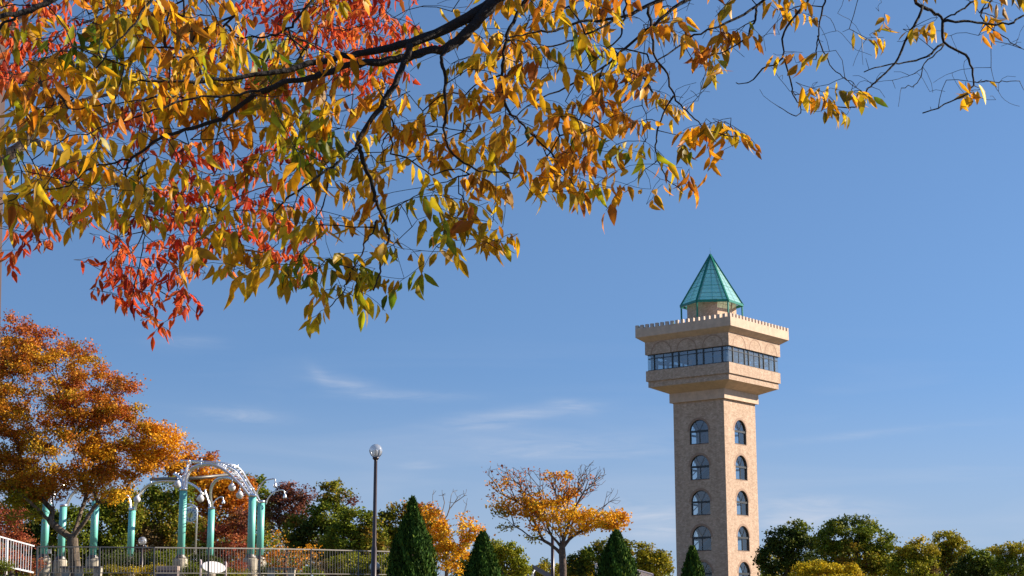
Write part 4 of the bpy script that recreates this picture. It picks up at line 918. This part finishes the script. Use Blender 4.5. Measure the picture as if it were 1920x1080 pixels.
cypress(1157, 998, 54, [(998, 1156, 1159), (1010, 1150, 1167), (1030, 1141, 1175), (1050, 1133, 1183), (1070, 1126, 1190), (1090, 1122, 1193)], 83, 'dark cypress just right of the golden tree')
cypress(1300, 1028, 58, [(1028, 1298, 1301), (1040, 1294, 1306), (1055, 1290, 1310), (1070, 1285, 1315), (1090, 1281, 1319)], 84, 'small cypress whose tip shows against the foot of the tower')

# ================================================================ overhanging tree in the foreground
def depth(px): return 4.9 + 1.3 * min(1.15, max(-.1, px / 1920.0))
def grid(rows): return [[int(ch) for ch in r.replace(' ', '')] for r in rows]
YEL = grid([  # leaf density per 40 px cell, 48 columns
 '3235667653323334 2121012655544333 2211542132031223',
 '3013677654312344 1110114665541134 1122341102330130',
 '1125767676655655 3321124563433343 4323221021231200',
 '2257677666656655 1244434554243452 4430201300002220',
 '5566566655544564 1415263465144541 0400003121000100',
 '6665345666466664 3343564455554321 0000002320000100',
 '5444244476656665 2355454544653443 4421000000000000',
 '3421443532323555 5545456646577332 2431000000000000',
 '2311567523554445 6656657635676321 0100000000000000',
 '4554554125435535 2566565414665322 0000000000000000',
 '5644522453543323 0433655100221000 0000000000000000',
 '1112201313453324 3423465100000000 0000000000000000',
 '0000000114662245 3345465400000000 0000000000000000',
 '0000000000232244 3211120000000000 0000000000000000',
 '0000000000000032 1201100000000000 0000000000000000',
 '0000000000000010 0000000000000000 0000000000000000'])
RED = grid([
 '1543100000124679 9851',
 '4424110010115876 8871',
 '5431000100112424 6552',
 '9831000401243322 5541',
 '4210011011014422 2100',
 '0000245420112100 0000',
 '0000234200000120 0000',
 '0000000242023200 0000',
 '0044000044233300 0000',
 '0123000352340010 0000',
 '0001001343135530 0000',
 '3331034543225420 0000',
 '0000144453102430 0000',
 '0000324430000130 0000',
 '0000022220000000 0000',
 '0000001100000000 0000'])
LIMBS = [  # (points (photo x, y), thickness px first/last, depth offset)
 ([(1180, -160), (1000, -50), (925, 3), (860, 42), (770, 80), (700, 95), (640, 106), (560, 126), (480, 141), (400, 152), (330, 153), (262, 150)], 30, 4, 0),
 ([(925, 6), (890, 45), (862, 75), (835, 90), (795, 96), (755, 110), (700, 116), (650, 124), (600, 140), (560, 150), (500, 165), (455, 195), (415, 222), (360, 240), (310, 254), (270, 280), (242, 300), (236, 330)], 24, 4, -.02),
 ([(768, 84), (752, 130), (722, 190), (690, 232), (672, 265), (672, 276), (683, 303), (697, 345), (704, 375), (714, 395), (724, 425), (730, 448), (720, 467), (713, 490), (712, 517), (700, 545)], 14, 3, -.08),
 ([(671, 276), (640, 300), (610, 322), (540, 370), (512, 405)], 7, 3, -.1),
 ([(617, 317), (614, 345), (611, 367), (596, 400), (577, 433), (557, 457)], 4, 2, -.1),
 ([(707, 413), (695, 440), (683, 457), (672, 490), (660, 507), (653, 530), (640, 550), (617, 577)], 4, 2, -.12),
 ([(722, 190), (732, 215), (738, 240), (720, 262), (717, 295)], 5, 2, -.15),
 ([(838, 90), (828, 112), (832, 143), (836, 200), (834, 240), (835, 262), (850, 290), (880, 310), (920, 322), (973, 324)], 8, 3, -.1),
 ([(1100, -100), (1000, -20), (965, 40), (945, 90), (941, 130), (943, 173), (950, 200), (973, 228), (1003, 257), (1033, 287), (1057, 320), (1076, 348)], 9, 3, .05),
 ([(948, 196), (930, 210), (900, 214), (870, 230)], 4, 2, .05),
 ([(1400, -120), (1290, -30), (1237, 1), (1160, 33), (1087, 40), (1040, 56), (990, 62), (950, 70)], 10, 3, .1),
 ([(1160, 33), (1100, 65), (1045, 85), (990, 95), (972, 112)], 5, 2, .1),
 ([(1500, -120), (1360, -30), (1280, 4), (1223, 50), (1173, 90), (1133, 124), (1063, 163), (1000, 190), (960, 230)], 9, 2, .15),
 ([(1217, 10), (1222, 67), (1228, 107), (1250, 140), (1263, 180), (1282, 203), (1303, 223), (1333, 247), (1383, 256)], 6, 2, .1),
 ([(1263, 180), (1240, 223), (1230, 267), (1233, 300), (1253, 337), (1278, 357)], 4, 2, .1),
 ([(1173, 0), (1168, 40), (1161, 68), (1130, 100), (1090, 140), (1060, 190)], 5, 2, .1),
 ([(1133, 124), (1110, 180), (1085, 230), (1070, 280)], 4, 2, .1),
 ([(1620, -130), (1500, -50), (1433, 1), (1380, 34), (1313, 63), (1280, 81), (1220, 125), (1170, 165)], 8, 2, .3),
 ([(1420, 8), (1413, 43), (1393, 77), (1350, 98), (1300, 115)], 5, 2, .3),
 ([(1545, -40), (1500, 20), (1470, 60), (1467, 107), (1430, 130), (1407, 153), (1380, 155)], 6, 2, .3),
 ([(1471, 110), (1483, 150), (1487, 180), (1503, 200), (1493, 217), (1460, 200)], 4, 1.6, .3),
 ([(1560, -40), (1545, 2), (1533, 67), (1530, 112)], 5, 2, .35),
 ([(1533, 67), (1548, 105), (1575, 140), (1600, 155)], 3, 1.6, .35),
 ([(1730, 10), (1712, 50), (1697, 80), (1680, 118), (1640, 153), (1626, 172), (1612, 195), (1590, 202), (1560, 197)], 6, 2, .3),
 ([(1850, -150), (1760, -60), (1717, 0), (1747, 20), (1768, 37), (1769, 80), (1810, 103), (1825, 140), (1817, 173), (1783, 190), (1730, 212)], 10, 2.4, .3),
 ([(1768, 40), (1830, 41), (1890, 44), (1925, 25), (1980, 0)], 6, 3, .3),
 ([(1900, -60), (1827, 1), (1800, 20), (1770, 36)], 5, 3, .3),
 ([(1769, 82), (1727, 110), (1673, 121), (1620, 135)], 5, 2, .3),
 ([(1770, 84), (1735, 120), (1720, 155), (1690, 165)], 3, 1.5, .3),
 ([(1825, 152), (1865, 153), (1912, 152)], 2.5, 1.6, .3),
 ([(1860, 0), (1840, 30), (1870, 62), (1915, 90)], 4, 2, .3),
 ([(300, -90), (160, -40), (93, 3), (55, 18), (0, 33), (-60, 50)], 18, 8, -.3),
 ([(60, 17), (20, 38), (-10, 60)], 9, 4, -.3),
 ([(420, -100), (340, -40), (283, 2), (250, 43), (213, 87), (180, 128)], 8, 3, -.3),
 ([(500, 165), (430, 180), (363, 184), (290, 207), (225, 228), (173, 247), (120, 262), (60, 300)], 6, 2, -.1),
 ([(363, 184), (290, 183), (213, 194), (140, 205), (80, 202)], 4, 2, -.1),
 ([(242, 300), (173, 313), (130, 346), (60, 362), (0, 384)], 4, 2, -.1),
 ([(262, 400), (245, 420), (230, 430), (222, 460), (218, 483)], 3, 2, .1),
 ([(236, 330), (260, 360), (264, 400), (270, 440), (260, 497), (247, 557)], 3, 2, .3),
 ([(640, -60), (560, 30), (530, 60), (500, 68), (420, 70)], 7, 3, .2),
]
rng = np.random.RandomState(5)
base_xy = (3.9, 1.7); tz = ter(*base_xy)
ftree = empty('overhanging_tree', (base_xy[0], base_xy[1], tz), 0, 'foreground tree whose dark limbs and yellow green leaves hang across the top of the view', 'tree')
BO = np.array([base_xy[0], base_xy[1], tz])
S = Skel(); lm = MB(); lm2 = MB()
nodes_r = []
def pxr(th, Y): return th * .5 * pxm(Y)
for pts, w0, w1, off in LIMBS:
    n = len(pts); P = []; RR = []
    for i, (x, y) in enumerate(pts):
        Y = depth(x) + off; Y -= .22 if w0 > 5 else .1; P.append(at(x, y, Y) - BO); RR.append(pxr(w0 + (w1 - w0) * (i / (n - 1)) ** .75, Y))
    Q = arc3(P, max(12, n * 4)); rad = np.interp(np.linspace(0, 1, len(Q)), np.linspace(0, 1, n), RR)
    Q = [q + rng.normal(0, .0028, 3) if 0 < i < len(Q) - 1 else q for i, q in enumerate(Q)]
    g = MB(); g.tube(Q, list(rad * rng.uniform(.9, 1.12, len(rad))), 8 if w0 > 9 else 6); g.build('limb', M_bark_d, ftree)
    par = -1
    for q, r_ in zip(Q, rad): par = S.node(q, par, r_)
S.pl = [0.0] * len(S.p)
NL = len(S.p)
# trunk and hidden stems that lead out to the limbs
tr_ = MB(); top = np.array([-.15, .3, 2.5])
tq = arc3([(0, 0, -.3), (.02, .02, .5), (-.03, .1, 1.4), top, top + [-.12, .22, .3]], 20)
tr_.tube(tq, list(np.interp(np.linspace(0, 1, len(tq)), [0, .12, .8, 1], [.34, .25, .19, .10])), 18)
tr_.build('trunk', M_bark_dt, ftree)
def lead(x, y, off, via, r0, r1):
    e = at(x, y, depth(x) + off) - BO; P = arc3([top - [0, 0, .1], top + via, e], 14); g = MB(); g.tube(P, list(np.linspace(r0, r1, len(P))), 10); g.build('limb', M_bark_d, ftree)
lead(1180, -160, 0, np.array([-.9, 1.2, .85]), .13, .030); lead(1400, -120, .1, np.array([-.4, 1.5, .9]), .08, .012); lead(1500, -120, .15, np.array([-.3, 1.7, .9]), .07, .011)
lead(1620, -130, .3, np.array([-.1, 1.9, 1.0]), .07, .011); lead(1850, -150, .3, np.array([.3, 1.9, 1.0]), .08, .013)
lead(300, -90, -.3, np.array([-2.0, .9, 1.5]), .09, .02); lead(420, -100, -.3, np.array([-1.9, 1.1, 1.5]), .05, .01); lead(640, -60, .2, np.array([-1.6, 1.4, 1.5]), .05, .008)
lead(1100, -100, .05, np.array([-.8, 1.5, .9]), .05, .010); lead(1545, -40, .3, np.array([-.1, 2.0, 1.0]), .04, .007); lead(1560, -40, .35, np.array([0, 2.0, 1.0]), .04, .006); lead(1900, -60, .3, np.array([.4, 2.0, 1.0]), .04, .006)

GR, LG, YE, OC, OR, BR = (.15, .23, .012), (.44, .44, .014), (.98, .61, .02), (.93, .45, .014), (.92, .33, .016), (.44, .13, .02)
CHAR = {'gold': [1, .1, 4, 5, 2.2, .2, 5], 'olive': [1.6, 3.0, 2.6, 3, .3, .2, 5], 'ochre': [.3, .8, 2, 5, 4, 1.4, 5], 'green': [4.5, 4, 1, 1, .2, .2, 5], 'rusty': [.1, .3, 1.2, 3, 5, 4.5, 5], 'yellow': [.2, .8, 6, 2.4, .8, .2, 5]}
def near_pal(x, y):
    """leaf colours change from clump to clump and across the canopy"""
    v = math.sin(x * .021 + 1.3 * math.sin(y * .017)) + math.sin(y * .029 + 2 + 1.1 * math.sin(x * .013)) + rng.normal(0, .55)
    if x > 1280: seq = ['olive', 'rusty', 'ochre', 'rusty', 'gold']
    elif y > 400 and x > 540: seq = ['green', 'green', 'olive', 'olive', 'gold']
    elif x > 950: seq = ['olive', 'ochre', 'rusty', 'gold', 'ochre']
    elif x > 640: seq = ['olive', 'gold', 'yellow', 'ochre', 'gold']
    elif y > 280: seq = ['olive', 'gold', 'yellow', 'yellow', 'ochre']
    else: seq = ['green', 'olive', 'gold', 'ochre', 'rusty']
    k = seq[int(min(4, max(0, (v + 2) / 4 * 5)))]
    return [GR, LG, YE, OC, OR, BR], CHAR[k][:6]
RD = [((.92, .12, .025), 4), ((.66, .06, .022), 3), ((.95, .24, .05), 3), ((.34, .03, .02), 1.5), ((.85, .36, .05), 1)]
def sprays(G, per_leaf, n_leaf, dep, tw_len, rng, dy):
    out = []
    for r_, row in enumerate(G):
        for c_, dn in enumerate(row):
            if dn == 0: continue
            e = dn * per_leaf / n_leaf; k = int(e) + (rng.uniform() < e - int(e))
            for _ in range(k):
                x = (c_ + rng.uniform(0, 1)) * 40; y = (r_ + rng.uniform(0, 1)) * 40
                lay = 46 if dy > 30 else 34; w_ = 30 * math.sin(x * .0105 + 1) + 16 * math.sin(x * .031 + r_) - .10 * x   # foliage hangs in tiers
                y = round((y - w_) / lay) * lay + w_ + rng.normal(0, 6.5) - dy
                out.append((x, y, dep(x)))
    return out
def build_sprays(S, SP, n_leaf, tw_len, leaf_len, pal, rng, skip, kp):
    pos, al, nr, ln, wd, ca, cb = [], [], [], [], [], [], []
    starts, dirs = [], []
    for (x, y, Y) in SP:
        p = at(x, y, Y) - S.org
        th = rng.uniform(0, 2 * np.pi); d = np.array([math.cos(th), math.sin(th) * .8, rng.uniform(-.32, .12)]); d /= np.linalg.norm(d)
        starts.append(p - d * tw_len * .5); dirs.append((d, x, y))
    order = []
    base = np.array([s_ for s_ in starts]); P0 = np.array(S.p[skip:])
    dd = np.array([np.min(np.linalg.norm(P0 - b, axis=1)) for b in base]); order = np.argsort(dd)
    for oi in order:
        tip = S.grow([base[oi]], kp, .045, .10, rng, .04, skip=skip)[0]
        d, x, y = dirs[oi]; cols_, ws = pal(x, y); ws = np.array(ws, float); ws /= ws.sum(); main = np.array(cols_[rng.choice(len(cols_), p=ws)])
        k = max(2, rng.poisson(n_leaf)); par = tip; q = S.p[tip].copy(); dirn = d.copy(); sgn = 1
        stp = tw_len / k
        for j in range(k):
            dirn = dirn + rng.normal(0, .16, 3) + np.array([0, 0, -.035]); dirn /= np.linalg.norm(dirn); q = q + dirn * stp; par = S.node(q, par)
            side = np.cross(dirn, [0, 0, 1.]); side /= np.linalg.norm(side) + 1e-6; sgn = -sgn
            a = dirn * rng.uniform(.05, .6) + side * sgn * rng.uniform(.15, .7) + np.array([0, 0, -rng.uniform(.35, 1.5)]); a /= np.linalg.norm(a)
            nv = rng.normal(0, .8, 3) + side * .3 + np.array([0, -.25, .35])
            l_ = leaf_len * rng.uniform(.62, 1.22); pos.append(q + a * .006); al.append(a); nr.append(nv); ln.append(l_); wd.append(l_ * rng.uniform(.26, .44))
            c = main * .55 + np.array(cols_[rng.choice(len(cols_), p=ws)]) * .45 if rng.uniform() < .8 else np.array(cols_[rng.choice(len(cols_), p=ws)])
            c = np.minimum(c * rng.choice([.55, .85, 1.05, 1.15]) , .98); ca.append(c)
            e = np.array(cols_[rng.choice(len(cols_), p=ws)]); cb.append(c * .6 + e * .4 if rng.uniform() < .5 else c * rng.uniform(.8, 1.2))
    return [np.array(v) for v in (pos, al, nr, ln, wd, ca, cb)]
S.org = BO
SP = sprays(YEL, 2.6, 6.5, lambda x: depth(x) + .08 + rng.normal(0, .30), .16, rng, 46)
def red_here(x, y):
    r, c = int((y + 14) // 40), int(x // 40)
    return RED[r][c] if 0 <= r < 16 and 0 <= c < 20 else 0
SP = [q for q in SP if (q[0] < 620 or rng.uniform() < .74) and (red_here(q[0], q[1]) < 3 or rng.uniform() < .40)]
for _ in range(45):
    x = rng.uniform(-220, 1300); SP.append((x, rng.uniform(-230, -110), depth(x) + .5 + rng.normal(0, .3)))
SP += [(x, y - 38, depth(x) + rng.normal(0, .12)) for x, y in ((600, 585), (596, 548), (640, 572), (690, 578), (706, 548), (672, 540), (800, 548), (512, 535), (552, 533), (590, 560), (760, 545), (905, 485), (935, 480), (1600, 205), (1528, 212), (1815, 190), (1400, 270), (1360, 290), (1335, 275), (1290, 365), (1255, 350), (1180, 395), (1150, 385), (1110, 395), (1080, 400), (1060, 370))]
A = build_sprays(S, SP, 6.5, .17, .073, near_pal, rng, 0, 0.0)
# bare twigs towards the right
bare = []
for _ in range(150):
    x = rng.uniform(1150, 1990); y = rng.uniform(-40, 215 - max(0, 1500 - x) * .0) ; bare.append(at(x, min(y, 200), depth(x) + .3 + rng.normal(0, .2)) - BO)
for _ in range(110):
    x = rng.uniform(-60, 1300); y = rng.uniform(-40, 420 - x * .1); bare.append(at(x, y, depth(x) + rng.normal(0, .25)) - BO)
bare = np.array(bare); S.grow(bare[rng.permutation(len(bare))], 0.0, .028, .16, rng, .10)
r_ = S.radii(.0009, 2.5)
a = S.edges(r_); idx = np.arange(len(S.p))[np.array(S.par) >= 0]; keep = idx >= NL
R0 = np.minimum(a[2][keep], .006); R1 = np.minimum(a[3][keep], .006)
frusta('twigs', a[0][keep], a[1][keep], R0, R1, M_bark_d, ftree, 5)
leaf_object('foliage', *A, M_leaf, ftree, 2, .22, .16)

# ================================================================ red leaved tree behind it
bx = at(-330, 1150, 8.3); tz = ter(bx[0], bx[1]); BO2 = np.array([bx[0], bx[1], tz])
rtree = empty('red_leaved_tree', tuple(BO2), 0, 'tree with small scarlet leaves showing behind the yellow branches on the left', 'tree')
S2 = Skel(); S2.org = BO2; lm = MB(); tp = np.array([.1, 0, 3.3])
lm_t = MB(); tq = arc3([(0, 0, -.3), (.05, .02, 1.2), tp], 12); lm_t.tube(tq, list(np.linspace(.2, .13, len(tq))), 14); lm_t.build('trunk', M_bark, rtree)
RL = [([(-120, 380), (-40, 318), (30, 282), (62, 246), (85, 225), (150, 190), (240, 170)], 46, 5, 8.0),
      ([(-150, 300), (-60, 130), (60, 20), (220, -60), (420, -90), (600, -40), (680, 30), (720, 90)], 22, 3, 7.9),
      ([(60, 262), (140, 300), (210, 340), (280, 375), (340, 410), (383, 443), (410, 460), (470, 470), (540, 480)], 14, 3, 7.7),
      ([(383, 443), (330, 470), (300, 520), (275, 570)], 4, 2, 7.7), ([(280, 375), (270, 430), (250, 470), (215, 490)], 4, 2, 7.7),
      ([(220, -60), (200, 20), (120, 60), (40, 130)], 8, 3, 7.8), ([(340, 410), (420, 380), (500, 350), (560, 360)], 4, 2, 7.7),
      ([(620, -30), (560, 60), (530, 120), (520, 170)], 5, 2, 7.8), ([(150, 190), (200, 230), (260, 240), (330, 300), (400, 330)], 6, 2, 7.8)]
for pts, w0, w1, Y in RL:
    n = len(pts); P = [at(x, y, Y + .0004 * x) - BO2 for x, y in pts]; RR = [pxr(w0 + (w1 - w0) * (i / (n - 1)) ** .6, Y) for i in range(n)]
    Q = arc3(P, n * 4); rad = np.interp(np.linspace(0, 1, len(Q)), np.linspace(0, 1, n), RR); g = MB(); g.tube(Q, list(rad), 10 if w0 > 10 else 6); g.build('limb', M_bark, rtree); par = -1
    for q, rv in zip(Q, rad): par = S2.node(q, par, rv)
for e in (at(-120, 380, 8.0) - BO2, at(-150, 300, 7.9) - BO2):
    P = arc3([tp - [0, 0, .3], (tp + e) / 2 + [0, 0, -.02], e], 8); g = MB(); g.tube(P, list(np.linspace(.12, .05, len(P))), 10); g.build('limb', M_bark, rtree)
NL2 = len(S2.p); S2.pl = [0.0] * NL2
SP = sprays(RED, 6.0, 8.0, lambda x: 7.8 + rng.normal(0, .3), .16, rng, 27)
for _ in range(50):
    SP.append((rng.uniform(-420, -40), rng.uniform(-60, 430), 7.9 + rng.normal(0, .4)))
SP += [(x, y - 12, 7.7 + rng.normal(0, .1)) for x, y in ((205, 560), (222, 575), (250, 560), (268, 592), (282, 600), (330, 565), (348, 572), (300, 560), (215, 510), (235, 515), (30, 455), (75, 462), (110, 350), (130, 360))]
A2 = build_sprays(S2, SP, 8.0, .19, .066, lambda x, y: ([q[0] for q in RD], [q[1] for q in RD]), rng, 0, 0.0)
r_ = S2.radii(.0011, 2.5); a = S2.edges(r_); idx = np.arange(len(S2.p))[np.array(S2.par) >= 0]; keep = idx >= NL2
frusta('twigs', a[0][keep], a[1][keep], np.minimum(a[2][keep], .006), np.minimum(a[3][keep], .006), M_bark_d, rtree, 5)
leaf_object('foliage', *A2, M_leafred, rtree, 2, .22, .16)
